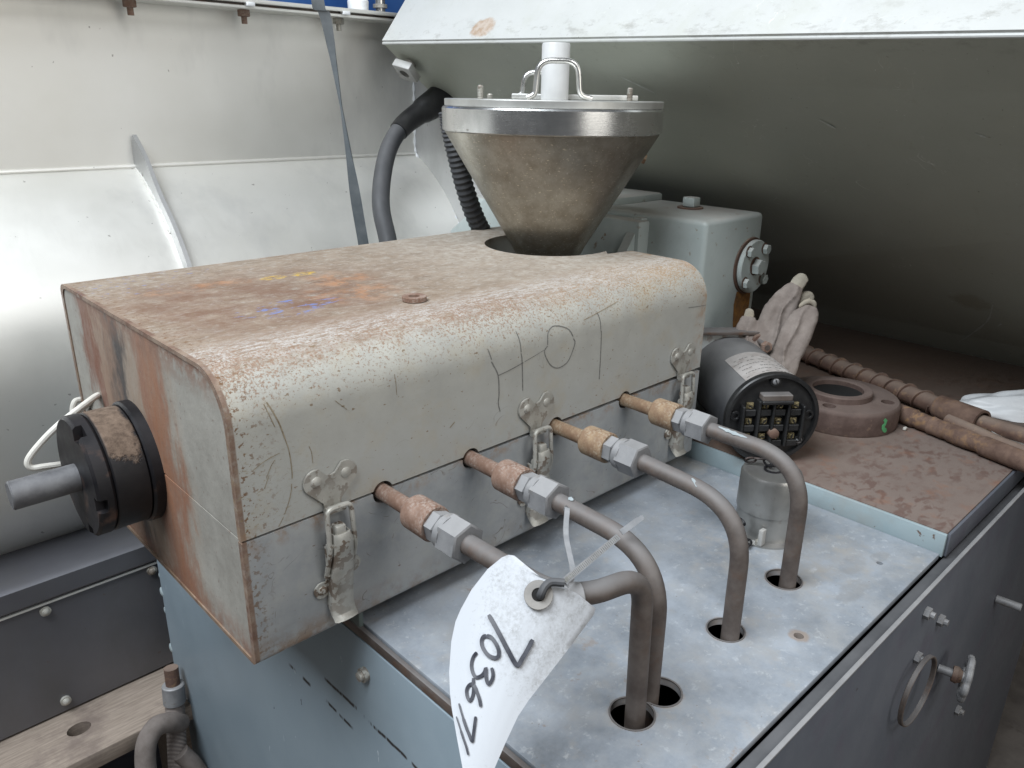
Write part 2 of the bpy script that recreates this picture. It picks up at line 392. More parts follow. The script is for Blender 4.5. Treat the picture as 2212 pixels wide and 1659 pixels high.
def clamp_mat():
    n = N('clamp_iron', (0, .255, .132))
    X, Y, Z = n.xyz()
    w = n.noise(60, 6, .75)
    col = n.mix(n.map(n.noise(20, 5), .35, .65), (.009, .009, .011), (.022, .020, .021))
    f = n.map(n.op('ADD', n.op('SUBTRACT', Z, n.mul(n.op('ABSOLUTE', n.op('SUBTRACT', Y, .235)), .26)), n.mul(n.op('SUBTRACT', w, .5), .06)), .150, .160)
    f = n.mul(f, n.map(X, -.0465, -.044), n.map(n.op('ADD', X, n.mul(n.op('SUBTRACT', w, .5), .02)), -.012, -.016))
    col = n.mix(f, col, n.mix(n.map(n.noise(120, 5, .7), .35, .65), (.095, .066, .048), (.20, .145, .108)))
    M['clamp_iron'] = n.done(col, n.map(f, 0, 1, .45, .9), .2, n.op('ADD', n.mul(f, .6), n.mul(n.noise(130, 5, .75), n.map(f, 0, 1, .15, .9))), .6, .002)
clamp_mat()

def console_mat(name, c1, c2):
    n = N(name, (1.6, .1, .005))
    X, Y, Z = n.xyz()
    a, b, c = n.noise(3, 6, .68), n.noise(24, 5, .7), n.noise(90, 4, .65)
    col = n.mix(n.map(a, .32, .68), c1, c2)
    col = n.mix(n.mul(n.map(n.noise(8, 6, .72, n.vec(loc=(5, 2, 7))), .5, .72), .35), col, (.43, .44, .36))
    ch = n.mul(n.map(n.noise(75, 5, .62, n.vec(loc=(1, 4, 2))), .69, .72), n.map(n.noise(5, 3, .5), .42, .6))
    col = n.mix(n.mul(ch, .8), col, (.20, .165, .11))
    # dirt and chipped paint along the folded lip
    lip = n.mul(n.map(n.op('ABSOLUTE', n.op('SUBTRACT', X, .812)), .022, .002), n.map(n.noise(48, 6, .75, n.vec((1, .5, 1), loc=(2, 2, 2))), .53, .66))
    col = n.mix(n.mul(lip, .5), col, (.24, .23, .20))
    f = n.mul(n.map(n.op('ADD', n.ell(.593, .645, .045, .026, (1, 2)), n.mul(n.op('SUBTRACT', n.noise(60, 5, .75), .5), 1.7)), .35, .7), n.map(X, .90, .86), n.map(X, .795, .80))
    col = n.mix(n.mul(f, .75), col, n.mix(n.map(c, .4, .6), (.36, .22, .12), (.50, .40, .32)))
    # pale scrapes on the sloping underside
    sc = n.noise(11, 2, .5, n.vec((1, 1.6, 1), (.5, 0, .4), (9, 1, 4)), 1.2)
    sc = n.mul(n.map(n.op('ABSOLUTE', n.op('SUBTRACT', sc, .5)), .006, .001), n.map(n.noise(9, 3, .5, n.vec(loc=(3, 6, 1))), .60, .68), n.map(c, .4, .55))
    col = n.mix(n.mul(sc, .8), col, (.75, .77, .72))
    fl = n.map(n.noise(120, 3, .5, n.vec((1, 1.7, 1), loc=(6, 3, 1))), .725, .745)
    col = n.mix(n.mul(fl, .7), col, n.mix(n.map(b, .45, .55), (.13, .11, .075), (.72, .74, .7)))
    for (y, z, ry, rz) in ((-.17, .17, .05, .03),):
        g = n.mul(n.map(n.op('ADD', n.ell(y, z, ry, rz, (1, 2)), n.mul(n.op('SUBTRACT', n.noise(30, 7, .8), .5), 3.2)), .3, .9), .4)
        col = n.mix(g, col, (.22, .17, .10))
    M[name] = n.done(col, n.map(a, .3, .7, .34, .5), 0, n.op('SUBTRACT', n.noise(110, 4, .6), n.mul(ch, 1.5)), .25, .0012)
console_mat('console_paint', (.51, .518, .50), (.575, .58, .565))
console_mat('console_under_shaded', (.40, .42, .36), (.46, .475, .41))  # same paint made darker olive, the underside's shade put into the colour
simple('bar_rust', (.10, .06, .045), (.185, .12, .09), 45, (.75, .95), 0, 130, .35, (.27, .16, .08), 90, (.5, .64))
simple('scuff_blue', (.27, .315, .33), (.40, .44, .455), 90, (.5, .7), 0, 120, .1)
simple('scrape_pale', (.45, .47, .43), (.62, .64, .60), 160, (.6, .8), 0, 200, .1)
SCRAPES = [[(-.115, .046), (-.150, .083), (-.188, .130), (-.206, .176)], [(-.203, .118), (-.212, .128)], [(-.236, .272), (-.237, .290)], [(-.170, .335), (-.172, .372)], [(.045, .262), (.032, .246), (.026, .232)], [(.30, .560), (.25, .535)], [(-.03, .50), (-.05, .488)], [(-.245, .49), (-.258, .485)]]

# ------------------------------------------------------------------ mesh helpers
V = Vector
def basis(d):
    d = V(d).normalized()
    a = V((0, 0, 1)) if abs(d.z) < .9 else V((1, 0, 0))
    u = d.cross(a).normalized()
    return d, u, u.cross(d)
def new(): return bmesh.new()
def add_box(bm, c, s, bev=0., seg=2, rot=None):
    r = bmesh.ops.create_cube(bm, size=1)
    vs = r['verts']
    bmesh.ops.scale(bm, vec=s, verts=vs)
    if bev:
        es = list({e for v in vs for e in v.link_edges})
        q = bmesh.ops.bevel(bm, geom=es, offset=bev, segments=seg, affect='EDGES', profile=.5)
        vs = list({v for f in q['faces'] for v in f.verts} | {v for v in vs if v.is_valid})
    if rot: bmesh.ops.rotate(bm, cent=(0, 0, 0), matrix=rot, verts=vs)
    bmesh.ops.translate(bm, vec=c, verts=vs)
    return vs
def add_box2(bm, a, b, bev=0., seg=2):
    a, b = V(a), V(b)
    return add_box(bm, (a+b)/2, [abs(b[i]-a[i]) for i in range(3)], bev, seg)
def add_lathe(bm, o, d, prof, seg=32, close=True, phase=0.):
    """prof: list of (distance along d, radius)"""
    d, u, w = basis(d); o = V(o)
    rings = []
    for t, r in prof:
        if r <= 1e-6: rings.append([bm.verts.new(o+d*t)])
        else: rings.append([bm.verts.new(o+d*t+(u*math.cos(phase+2*math.pi*k/seg)+w*math.sin(phase+2*math.pi*k/seg))*r) for k in range(seg)])
    for A, B in zip(rings, rings[1:]):
        for k in range(seg):
            j = (k+1) % seg
            if len(A) == 1 and len(B) == 1: continue
            if len(A) == 1: bm.faces.new((A[0], B[k], B[j]))
            elif len(B) == 1: bm.faces.new((A[k], B[0], A[j]))
            else: bm.faces.new((A[k], B[k], B[j], A[j]))
    if close:
        for R in (rings[0], rings[-1]):
            if len(R) > 1: bm.faces.new(R)
def add_cyl(bm, p0, p1, r, seg=24, bev=0., phase=0.):
    L = (V(p1)-V(p0)).length
    pr = [(0, r-bev), (bev, r), (L-bev, r), (L, r-bev)] if bev else [(0, r), (L, r)]
    add_lathe(bm, p0, V(p1)-V(p0), pr, seg, True, phase)
def add_ring(bm, o, d, r0, r1, h, seg=40, bev=0.):
    b = bev or min(h, r1-r0)*.08
    add_lathe(bm, o, d, [(0, r0), (0, r1-b), (b, r1), (h-b, r1), (h, r1-b), (h, r0+b), (h-b, r0), (0, r0)], seg, False)
    bmesh.ops.remove_doubles(bm, verts=bm.verts, dist=1e-6)
def add_hex(bm, p0, p1, r, phase=0., ch=.12):
    L = (V(p1)-V(p0)).length
    c = r*ch
    d, u, w = basis(V(p1)-V(p0))
    add_lathe(bm, p0, V(p1)-V(p0), [(0, r*.9), (c*.6, r), (L-c*.6, r), (L, r*.9)], 6, True, phase)
def fillet(pts, rad, n=8):
    pts = [V(p) for p in pts]
    out = [pts[0]]
    for i in range(1, len(pts)-1):
        a, b, c = pts[i-1], pts[i], pts[i+1]
        r = rad[i-1] if isinstance(rad, (list, tuple)) else rad
        u, v = (a-b), (c-b)
        L = min(r, u.length*.49, v.length*.49)
        p, q = b+u.normalized()*L, b+v.normalized()*L
        for k in range(n+1):
            t = k/n
            out.append((1-t)**2*p+2*t*(1-t)*b+t*t*q)
    out.append(pts[-1])
    return out
def smooth_path(pts, n=6):
    pts = [V(p) for p in pts]
    P = [pts[0]*2-pts[1]]+pts+[pts[-1]*2-pts[-2]]
    out = []
    for i in range(1, len(P)-2):
        for k in range(n):
            t = k/n
            a, b, c, d = P[i-1], P[i], P[i+1], P[i+2]
            out.append(.5*((2*b)+(c-a)*t+(2*a-5*b+4*c-d)*t*t+(3*b-a-3*c+d)*t**3))
    out.append(pts[-1])
    return out
def add_tube(bm, pts, r, seg=14, caps=True, closed=False):
    pts = [V(p) for p in pts]
    n = len(pts)
    rad = r if isinstance(r, (list, tuple)) else [r]*n
    t0 = (pts[1]-pts[0]).normalized()
    _, u, w = basis(t0)
    rings = []
    prev = t0
    for i, p in enumerate(pts):
        if closed: t = (pts[(i+1) % n]-pts[i-1]).normalized()
        else: t = (pts[min(i+1, n-1)]-pts[max(i-1, 0)]).normalized()
        q = prev.rotation_difference(t)
        u = q @ u; prev = t
        u = (u-t*u.dot(t)).normalized(); w = t.cross(u)
        rings.append([bm.verts.new(p+(u*math.cos(2*math.pi*k/seg)+w*math.sin(2*math.pi*k/seg))*rad[i]) for k in range(seg)])
    pairs = list(zip(rings, rings[1:]))
    if closed: pairs.append((rings[-1], rings[0]))
    for A, B in pairs:
        for k in range(seg):
            j = (k+1) % seg
            bm.faces.new((A[k], A[j], B[j], B[k]))
    if caps and not closed:
        bm.faces.new(rings[0][::-1]); bm.faces.new(rings[-1])
def add_prism(bm, poly, axis, a, b):
    """extrude a 2D polygon along an axis (0,1,2)"""
    o = [i for i in range(3) if i != axis]
    def P(q, t):
        v = [0, 0, 0]; v[o[0]], v[o[1]], v[axis] = q[0], q[1], t
        return V(v)
    A = [bm.verts.new(P(q, a)) for q in poly]; B = [bm.verts.new(P(q, b)) for q in poly]
    n = len(poly)
    for i in range(n): bm.faces.new((A[i], A[(i+1) % n], B[(i+1) % n], B[i]))
    bm.faces.new(A[::-1]); bm.faces.new(B)
def add_strip(bm, pts, w, nrm, th=.0004):
    """flat ribbon with a little thickness following pts; nrm = facing direction"""
    pts = [V(p) for p in pts]; n = len(pts); rows = []
    for i, p in enumerate(pts):
        t = (pts[min(i+1, n-1)]-pts[max(i-1, 0)]).normalized()
        nn = nrm(p) if callable(nrm) else V(nrm)
        s = t.cross(nn).normalized(); k = w[i] if isinstance(w, (list, tuple)) else w
        nn = nn.normalized()
        rows.append([bm.verts.new(p+s*k/2), bm.verts.new(p-s*k/2), bm.verts.new(p-s*k/2+nn*th), bm.verts.new(p+s*k/2+nn*th)])
    for A, B in zip(rows, rows[1:]):
        for k in range(4): bm.faces.new((A[k], A[(k+1) % 4], B[(k+1) % 4], B[k]))
    bm.faces.new(rows[0][::-1]); bm.faces.new(rows[-1])
def arc(c, r, a0, a1, n):
    return [(c[0]+r*math.cos(math.radians(a0+(a1-a0)*k/n)), c[1]+r*math.sin(math.radians(a0+(a1-a0)*k/n))) for k in range(n+1)]

def to_mesh(name, bm, m, off=(0, 0, 0), ang=.55):
    bmesh.ops.recalc_face_normals(bm, faces=bm.faces)
    bmesh.ops.translate(bm, vec=-V(off), verts=bm.verts)
    for f in bm.faces: f.smooth = True
    for e in bm.edges:
        if len(e.link_faces) == 2 and e.calc_face_angle(0) > ang: e.smooth = False
    me = bpy.data.meshes.new(name)
    bm.to_mesh(me); bm.free()
    me.materials.append(M[m])
    return me
def obj(name, bm, m, parent=None, ang=.55):
    off = V((0, 0, 0)); p = parent
    while p: off += p.location; p = p.parent
    o = bpy.data.objects.new(name, to_mesh(name, bm, m, off, ang))
    COL.objects.link(o)
    if parent: o.parent = parent
    return o
def obj0(name, me, parent, loc=(0, 0, 0)):
    o = bpy.data.objects.new(name, me); COL.objects.link(o); o.parent = parent; o.location = loc
    return o
def tag(o, label, cat, group=None):
    o['label'] = label; o['category'] = cat
    if group: o['group'] = group
    return o
def thing(name, label, cat, loc=(0, 0, 0), group=None):
    o = bpy.data.objects.new(name, None); COL.objects.link(o)
    o.location = loc; o.empty_display_size = .02
    return tag(o, label, cat, group)
def structure(o): o['kind'] = 'structure'; return o
def dup(root, loc, label=None):
    r = root.copy(); COL.objects.link(r); r.location = loc
    if label: r['label'] = label
    for ch in list(root.children):
        c = ch.copy(); COL.objects.link(c); c.parent = r
        for g in ch.children:
            d = g.copy(); COL.objects.link(d); d.parent = c
    return r
def cut(bm, cutters, op='DIFFERENCE'):
    """boolean-subtract closed bmeshes; returns a new bmesh"""
    me = bpy.data.meshes.new('work'); bmesh.ops.recalc_face_normals(bm, faces=bm.faces); bm.to_mesh(me); bm.free()
    o = bpy.data.objects.new('work', me); COL.objects.link(o)
    tmp = []
    for c in cutters:
        mc = bpy.data.meshes.new('work'); bmesh.ops.recalc_face_normals(c, faces=c.faces); c.to_mesh(mc); c.free()
        oc = bpy.data.objects.new('work', mc); COL.objects.link(oc); tmp.append(oc)
        md = o.modifiers.new('b', 'BOOLEAN'); md.operation = op; md.object = oc; md.solver = 'EXACT'
    dg = bpy.context.evaluated_depsgraph_get(); dg.update()
    res = bpy.data.meshes.new_from_object(o.evaluated_get(dg))
    out = bmesh.new(); out.from_mesh(res)
    for q in tmp+[o]:
        mm = q.data; bpy.data.objects.remove(q); bpy.data.meshes.remove(mm)
    bpy.data.meshes.remove(res)
    return out
def blob(pieces, voxel=.004, smooth_it=6, wrinkle=0., wsc=30):
    """union of tapering tubes remeshed into one continuous surface"""
    me = bpy.data.meshes.new('work')
    bm = new()
    for pts, rad in pieces:
        add_tube(bm, pts, rad, 12)
    bmesh.ops.recalc_face_normals(bm, faces=bm.faces)
    bm.to_mesh(me); bm.free()
    o = bpy.data.objects.new('work', me); COL.objects.link(o)
    r = o.modifiers.new('r', 'REMESH'); r.mode = 'VOXEL'; r.voxel_size = voxel
    s = o.modifiers.new('s', 'SMOOTH'); s.factor = .5; s.iterations = smooth_it
    dg = bpy.context.evaluated_depsgraph_get(); dg.update()
    res = bpy.data.meshes.new_from_object(o.evaluated_get(dg))
    out = bmesh.new(); out.from_mesh(res)
    bpy.data.objects.remove(o); bpy.data.meshes.remove(me); bpy.data.meshes.remove(res)
    if wrinkle:
        out.normal_update()
        for v in out.verts:
            n1 = mnoise.noise(v.co*wsc); n2 = mnoise.noise(V((v.co.x*wsc*2.3, v.co.y*wsc*2.3, v.co.z*wsc*1.1)))
            v.co += v.normal*wrinkle*(n1+.5*n2)
    return out

L, WD, H, ZS, ZD = .7334, .4624, .300, .1396, -.0256

# ------------------------------------------------------------------ floor and background machine
bm = new(); add_box2(bm, (-6, -6, -.95), (7, 6, -.90))
structure(obj('floor', bm, 'concrete'))

# stainless trough machine behind (runs parallel to the cover box)
t = thing('mixing_trough', 'long stainless steel trough with bulging belly and welded rib behind the grey box', 'machine', (0, 1.0, -.55))
X0, X1 = -1.6, .955
prof = [(1.0, .69), (1.0, .40), (.996, .386), (.955, .362), (.90, .318), (.85, .262), (.81, .20), (.787, .13), (.778, .05), (.786, -.05), (.812, -.15), (.86, -.23), (.92, -.30)]
def trough_shell(p0, p1):
    q = [V((0, a, b)) for a, b in p0]
    if len(q) > 3: q = smooth_path(q, 4)
    bm = new()
    fr = [(p.y, p.z) for p in q]
    bk = [(p[0]+.012, p[1]) for p in fr]
    add_prism(bm, fr+bk[::-1], 0, X0, X1)
    return bm
obj('trough_wall', trough_shell([(1.0, .674), (1.0, .388)], 0), 'trough_steel', t)
obj('trough_belly', trough_shell(prof[2:], 0), 'trough_steel', t)
bm = new(); add_tube(bm, [(X0, .996, .388), (X1, .996, .388)], .0035, 8)
obj('weld_seam', bm, 'trough_steel', t)
# rib
rp = [(1.0, .434), (.955, .395), (.91, .335), (.862, .285), (.82, .226), (.790, .16), (.776, .08), (.774, 0)]
rin = [(1.0, .385), (.955, .362), (.90, .318), (.85, .262), (.81, .20), (.787, .13), (.778, .05), (.783, 0)]
ro = [V((0, a-.012, b+.012)) for a, b in rp]; ri = [V((0, a+.004, b)) for a, b in rin]
ro = smooth_path(ro, 4); ri = smooth_path(ri, 4)
bm = new(); add_prism(bm, [(p.y, p.z) for p in ro]+[(p.y, p.z) for p in ri[::-1]], 0, .290, .298)
obj('stiffening_rib', bm, 'plate_steel', t)
for a_, b_ in ((0, 12), (20, 25)):
    sg = [ri[k]+V((.2895, -.003, .002)) for k in range(a_, min(b_, len(ri)))]
    sg = smooth_path(sg, 3)
    bm = new(); add_tube(bm, sg, [.0018+.0012*((k*5) % 3) for k in range(len(sg))], 6); obj('weld_bead', bm, 'trough_steel', t)
# end plate (facing the camera side, beyond it)
bm = new(); add_prism(bm, [(1.08, .674), (1.08, -.45), (.56, -.45), (.56, .50), (.70, .674)], 0, X1, X1+.012)
obj('end_plate', bm, 'plate_steel', t)
bm = new()
wp = [V((X1-.002, 1.0-.003, z)) for z in (.60, .56, .52, .48, .44, .40)]+[V((X1-.002, .985, .378)), V((X1-.002, .955, .357)), V((X1-.002, .925, .335))]
for seg_ in (smooth_path(wp, 5), smooth_path([V((X1-.002, .862, .272)), V((X1-.002, .84, .245)), V((X1-.002, .818, .21))], 6)):
    rr = [.0016+.0010*((k*7) % 3) for k in range(len(seg_))]
    bm = new(); add_tube(bm, seg_, rr, 7); obj('weld_bead', bm, 'white_plastic', t)
# top flange rails
bm = new(); add_box2(bm, (X0, .935, .6740), (X1, 1.012, .6795), .001); obj('flange_rail', bm, 'trough_steel', t)
bm = new(); add_box2(bm, (X0, .943, .6800), (X1, 1.012, .6835), .001); obj('gasket_strip', bm, 'tube_steel', t)
bm = new(); add_box2(bm, (X0, .930, .6840), (X1, 1.012, .6915), .001); obj('flange_rail', bm, 'trough_steel', t)
bm = new(); add_box2(bm, (X0, .965, .6920), (X1, 1.3, .6945), .001); obj('trough_lid', bm, 'frame_steel', t)
hexm = None
for i, x in enumerate((.309, .522, .734, .10, -.12)):
    bm = new()
    add_hex(bm, (x, .962, .674), (x, .962, .662), .0115); add_cyl(bm, (x, .962, .664), (x, .962, .649), .0055, 10)
    c = new(); add_box2(c, (x-.008, .9265, .6785), (x+.008, .9425, .6850), .001); obj('clamp_lug', c, 'white_plastic', t)
    obj('flange_bolt', bm, 'rust' if i in (0, 1) else 'latch_steel', t)
# ledge / frame under the belly
bm = new(); add_prism(bm, [(.95, -.262), (.765, -.262), (.755, -.268), (.755, -.302), (.758, -.306), (.95, -.306)], 0, X0, .6); obj('ledge_rail', bm, 'frame_steel', t)
bm = new(); add_box2(bm, (X0, .762, -.545), (.6, .80, -.309)); obj('frame_panel', bm, 'frame_steel', t)
bm = new(); add_box2(bm, (X0, .757, -.3135), (.6, .7625, -.310)); obj('panel_edge', bm, 'trough_steel', t)
for (x, z) in ((-.047, -.327), (-.047, -.522), (.134, -.325), (-.24, -.327), (-.24, -.522)):
    bm = new(); add_cyl(bm, (x, .762, z), (x, .757, z), .009, 14); add_lathe(bm, (x, .757, z), (0, -1, 0), [(0, .0065), (.004, .006), (.006, .003), (.0065, 0)], 12)
    obj('panel_screw', bm, 'latch_steel', t)

# plank below
p = thing('wood_plank', 'weathered wooden pallet plank with a knot hole under the trough frame', 'plank', (-.2, .72, -.575))
bm = new(); add_box2(bm, (-1.4, .628, -.585), (.6, .86, -.55), .003)
c = new(); add_lathe(c, (-.045, .705, -.60), (0, 0, 1), [(0, .016), (.1, .016)], 16)
for v in c.verts: v.co.x = -.045+(v.co.x+.045)*1.25
bm = cut(bm, [c])
obj('board', bm, 'wood', p)
bm = new(); add_box2(bm, (-1.4, .64, -.70), (-.2, .74, -.588), .004); add_box2(bm, (.1, .66, -.895), (.6, .80, -.588), .004)
obj('bearer_block', bm, 'wood', p)

# blue machine far behind, with bits showing over the flange
b = thing('blue_cabinet', 'bright blue machine cabinet just visible above the trough flange', 'cabinet', (1.2, 1.9, -.9))
bm = new(); add_box2(bm, (.6, 1.75, -.9), (1.55, 2.2, 1.5), .01); obj('body', bm, 'blue_paint', b)
bm = new(); add_box2(bm, (.62, 1.742, .2), (1.53, 1.7495, 1.45), .002); obj('front_door', bm, 'blue_paint', b)
k = thing('green_cabinet', 'pale green cabinet edge behind the blue one', 'cabinet', (1.8, 1.9, -.9))
bm = new(); add_box2(bm, (1.565, 1.70, -.9), (2.3, 2.2, 1.5), .01); obj('body', bm, 'gear_paint', k)
bm = new(); add_box2(bm, (1.60, 1.692, .2), (2.25, 1.6995, 1.4), .002); obj('front_door', bm, 'gear_paint', k)
q = thing('plastic_container', 'small white plastic container standing on the trough lid', 'container', (.80, 1.0, .6945))
bm = new(); add_lathe(bm, (.80, .985, .6945), (0, 0, 1), [(0, .022), (.018, .023), (.026, .018), (.028, 0)], 20); obj('body', bm, 'white_plastic', q)
bm = new(); add_cyl(bm, (.80, .985, .720), (.80, .985, .76), .007, 12); obj('neck', bm, 'white_plastic', q)
q = thing('pipe_nipple', 'short steel pipe fitting beside the white cap on the trough lid', 'fitting', (.87, 1.0, .6945))
bm = new(); add_cyl(bm, (.868, 1.0, .6945), (.868, 1.0, .75), .011, 16); obj('stub', bm, 'bright_steel', q)
bm = new(); add_ring(bm, (.868, 1.0, .705), (0, 0, 1), .0112, .016, .008, 20); obj('collar', bm, 'latch_steel', q)

# strap hanging in front of the trough
st = [(.522, .70, 1.5), (.528, .70, .85), (.531, .70, .675), (.545, .70, .647), (.566, .70, .502), (.588, .70, .326), (.602, .70, .22), (.61, .70, .10)]
sp = smooth_path(st, 6); bm = new()
n = len(sp); rows = []
wid = lambda z: .018 if z > .66 else (.013 if z > .62 else .0065+.012*abs(z-.50))
for i, pnt in enumerate(sp):
    t_ = i/(n-1); a = .3 if pnt.z > .60 else (1.15 if pnt.z > .40 else .5)
    s_ = V((math.cos(a), -math.sin(a), 0))
    w_ = (.0018+.0085*min(1, abs(pnt.z-.50)/.16)) if pnt.z < .66 else .011
    nn = V((math.sin(a), math.cos(a), 0))*.0012
    rows.append([bm.verts.new(pnt+s_*w_+nn), bm.verts.new(pnt-s_*w_+nn), bm.verts.new(pnt-s_*w_-nn), bm.verts.new(pnt+s_*w_-nn)])
for A, B in zip(rows, rows[1:]):
    for j in range(4): bm.faces.new((A[j], A[(j+1) % 4], B[(j+1) % 4], B[j]))
bm.faces.new(rows[0]); bm.faces.new(rows[-1])
tag(obj('hanging_strap', bm, 'strap_grey'), 'thin grey twisted strap hanging in front of the stainless trough', 'strap')

# ------------------------------------------------------------------ base cabinet
XE = 1.64
cb = thing('machine_base', 'blue grey sheet-metal machine base with pipe holes in its top plate', 'machine base', (.8, .15, -.9))
bm = new(); add_box2(bm, (.133, -.366, -.034), (.766, .69, ZD), .0012)
holes = [(.246, -.270, .0215), (.290, -.271, .0205), (.422, -.262, .0205), (.560, -.257, .0215)]
cs = []
for (x, y, r) in holes:
    c = new(); add_cyl(c, (x, y, -.08), (x, y, .02), r, 32); cs.append(c)
for (x, y, r) in ((.473, -.322, .0055), (.685, -.322, .004), (.2, -.33, .004)):
    c = new(); add_cyl(c, (x, y, -.08), (x, y, .02), r, 14); cs.append(c)
bm = cut(bm, cs); obj('deck_plate', bm, 'deck_paint', cb)
for (x, y, r) in holes:
    bm = new(); add_ring(bm, (x, y, ZD-.0005), (0, 0, 1), r-.0005, r+.0012, .0012, 32); obj('hole_rim', bm, 'tube_steel', cb)
bm = new()
add_box2(bm, (.1255, -.372, -.040), (.1315, .69, -.0275), .001)
obj('deck_lip', bm, 'tube_steel', cb)
bm = new(); add_box2(bm, (.125, -.372, -.9), (.135, .690, -.0415), .0015); obj('end_panel', bm, 'panel_blue_end', cb)
for (z, s) in ((-.30, .004), (-.335, .007), (-.375, .005), (-.46, .007), (-.54, .005), (-.62, .006)):
    bm = new(); bmesh.ops.create_icosphere(bm, subdivisions=2, radius=s, matrix=Matrix.Translation((.128, .692, z)) @ Matrix.Diagonal((.7, 1.6, 1.5, 1))); obj('sealant_bead', bm, 'step_blue', cb)
bm = new(); add_box2(bm, (.1365, .680, -.9), (XE, .690, -.0415), .001); obj('rear_panel', bm, 'panel_blue', cb)
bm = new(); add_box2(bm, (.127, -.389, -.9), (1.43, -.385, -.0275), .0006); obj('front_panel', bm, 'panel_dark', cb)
bm = new(); add_box2(bm, (.127, -.3895, -.0272), (1.43, -.3845, -.0245), .0006); obj('front_panel_edge', bm, 'zinc', cb)
bm = new(); add_box2(bm, (.136, -.3845, -.06), (1.43, -.368, -.034), .002); obj('gap_gasket', bm, 'rubber', cb)
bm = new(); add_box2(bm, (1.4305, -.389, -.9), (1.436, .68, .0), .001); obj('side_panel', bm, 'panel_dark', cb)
# raised rusty top plate
bm = new(); add_box2(bm, (.772, -.368, -.005), (XE, .69, .0045), .001); obj('rusty_top_plate', bm, 'rusty_plate', cb)
bm = new(); add_box2(bm, (.766, -.369, -.030), (.7715, .69, .0030), .001); obj('step_face', bm, 'step_blue', cb)
bm = new(); add_box2(bm, (.7716, -.3725, -.030), (XE, -.3685, .0035), .001); obj('step_side', bm, 'panel_dark', cb)
bm = new(); add_cyl(bm, (.125, .006, -.083), (.119, .006, -.083), .0085, 16); add_lathe(bm, (.119, .006, -.083), (-1, 0, 0), [(0, .006), (.004, .0055), (.006, 0)], 14); obj('panel_bolt', bm, 'latch_steel', cb)
for (x, z) in ((.668, -.055), (.738, -.101), (.673, -.124), (.60, -.33), (.98, -.40)):
    bm = new(); add_hex(bm, (x, -.389, z), (x, -.396, z), .008); add_cyl(bm, (x, -.395, z), (x, -.401, z), .0045, 10); obj('panel_screw', bm, 'zinc', cb)
bm = new(); add_cyl(bm, (1.053, -.389, -.221), (1.056, -.425, -.221), .0065, 14, .001); obj('stud', bm, 'zinc', cb)
# bracket below the box
bk = thing('support_bracket', 'dark green steel bracket under the near lower edge of the grey box', 'bracket', (.14, .02, -.08))
bm = new(); add_box2(bm, (.1265, .016, -.075), (.1325, .055, -.001), .0015) ; obj('web', bm, 'bracket_green', bk)
bm = new(); add_box2(bm, (.110, .020, -.007), (.160, .060, -.0012), .001); obj('foot', bm, 'bracket_green', bk)

# ------------------------------------------------------------------ cover box
cv = thing('barrel_cover', 'large rusty grey sheet-metal box with clip latches and HOT scrawled on its side', 'machine cover', (0, 0, 0))
R = .052
def shell(poly, x0, x1, bev=.0025):
    bm = new(); add_prism(bm, poly, 0, x0, x1)
    es = [e for e in bm.edges if len(e.link_faces) == 2 and e.calc_face_angle(0) > 1.2 and abs((e.verts[0].co-e.verts[1].co).normalized().x) < .5]
    return bm
up = [(0, ZS+.0012)]+[(a, b) for a, b in arc((R, H-R), R, 180, 90, 14)]+[(a, b) for a, b in arc((WD-.014, H-.014), .014, 90, 0, 6)]+[(WD, ZS+.0012)]
lo = [(WD, ZS-.0012)]+arc((WD-.01, .01), .01, 0, -90, 4)+arc((.008, .008), .008, -90, -180, 5)+[(0, ZS-.0012)]
PX = (.155, .2756, .4153, .5533)
def side_holes():
    cs = []
    for x in PX:
        c = new(); add_cyl(c, (x, -.02, .137), (x, .05, .137), .0125, 24); cs.append(c)
    return cs
bm = shell(up, 0, L)
for v in bm.verts:
    if v.co.z < ZS+.002: v.co.z += .0045*max(0, (v.co.x-.2)/L)
nx, ny, nr = .673, .269, .104
c = new(); poly = [(nx+nr*math.cos(math.radians(a)), ny+nr*math.sin(math.radians(a))) for a in range(75, 286, 10)]+[(L-.05, .152), (L+.05, .135), (L+.05, .41), (L-.05, .38)]
add_prism(c, poly, 2, .12, .33)
c2 = new(); add_prism(c2, [((a-.231)*.97+.231, (b-.15)*.97+.15 if b > .16 else b-.01) for a, b in up], 0, -.01, .004)
bm = cut(bm, side_holes()+[c, c2])
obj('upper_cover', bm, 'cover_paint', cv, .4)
bm = shell(lo, 0, L)
c2 = new(); add_prism(c2, [((a-.231)*.97+.231, (b-.15)*.97+.15 if b < .12 else b+.01) for a, b in lo], 0, -.01, .004)
bm = cut(bm, side_holes()+[c2])
obj('lower_cover', bm, 'cover_paint_low', cv, .4)
ep = [((a-.231)*.972+.231, (b-.15)*.972+.15) for a, b in up]
bm = new(); add_prism(bm, [(a, max(b, ZS+.0001)) for a, b in ep], 0, .0015, .0045); obj('end_plate', bm, 'cover_end_paint', cv)
ep = [((a-.231)*.972+.231, (b-.15)*.972+.15) for a, b in lo]
bm = new(); add_prism(bm, [(a, min(b, ZS-.0001)) for a, b in ep], 0, .0015, .0045); obj('end_plate', bm, 'cover_end_paint', cv)
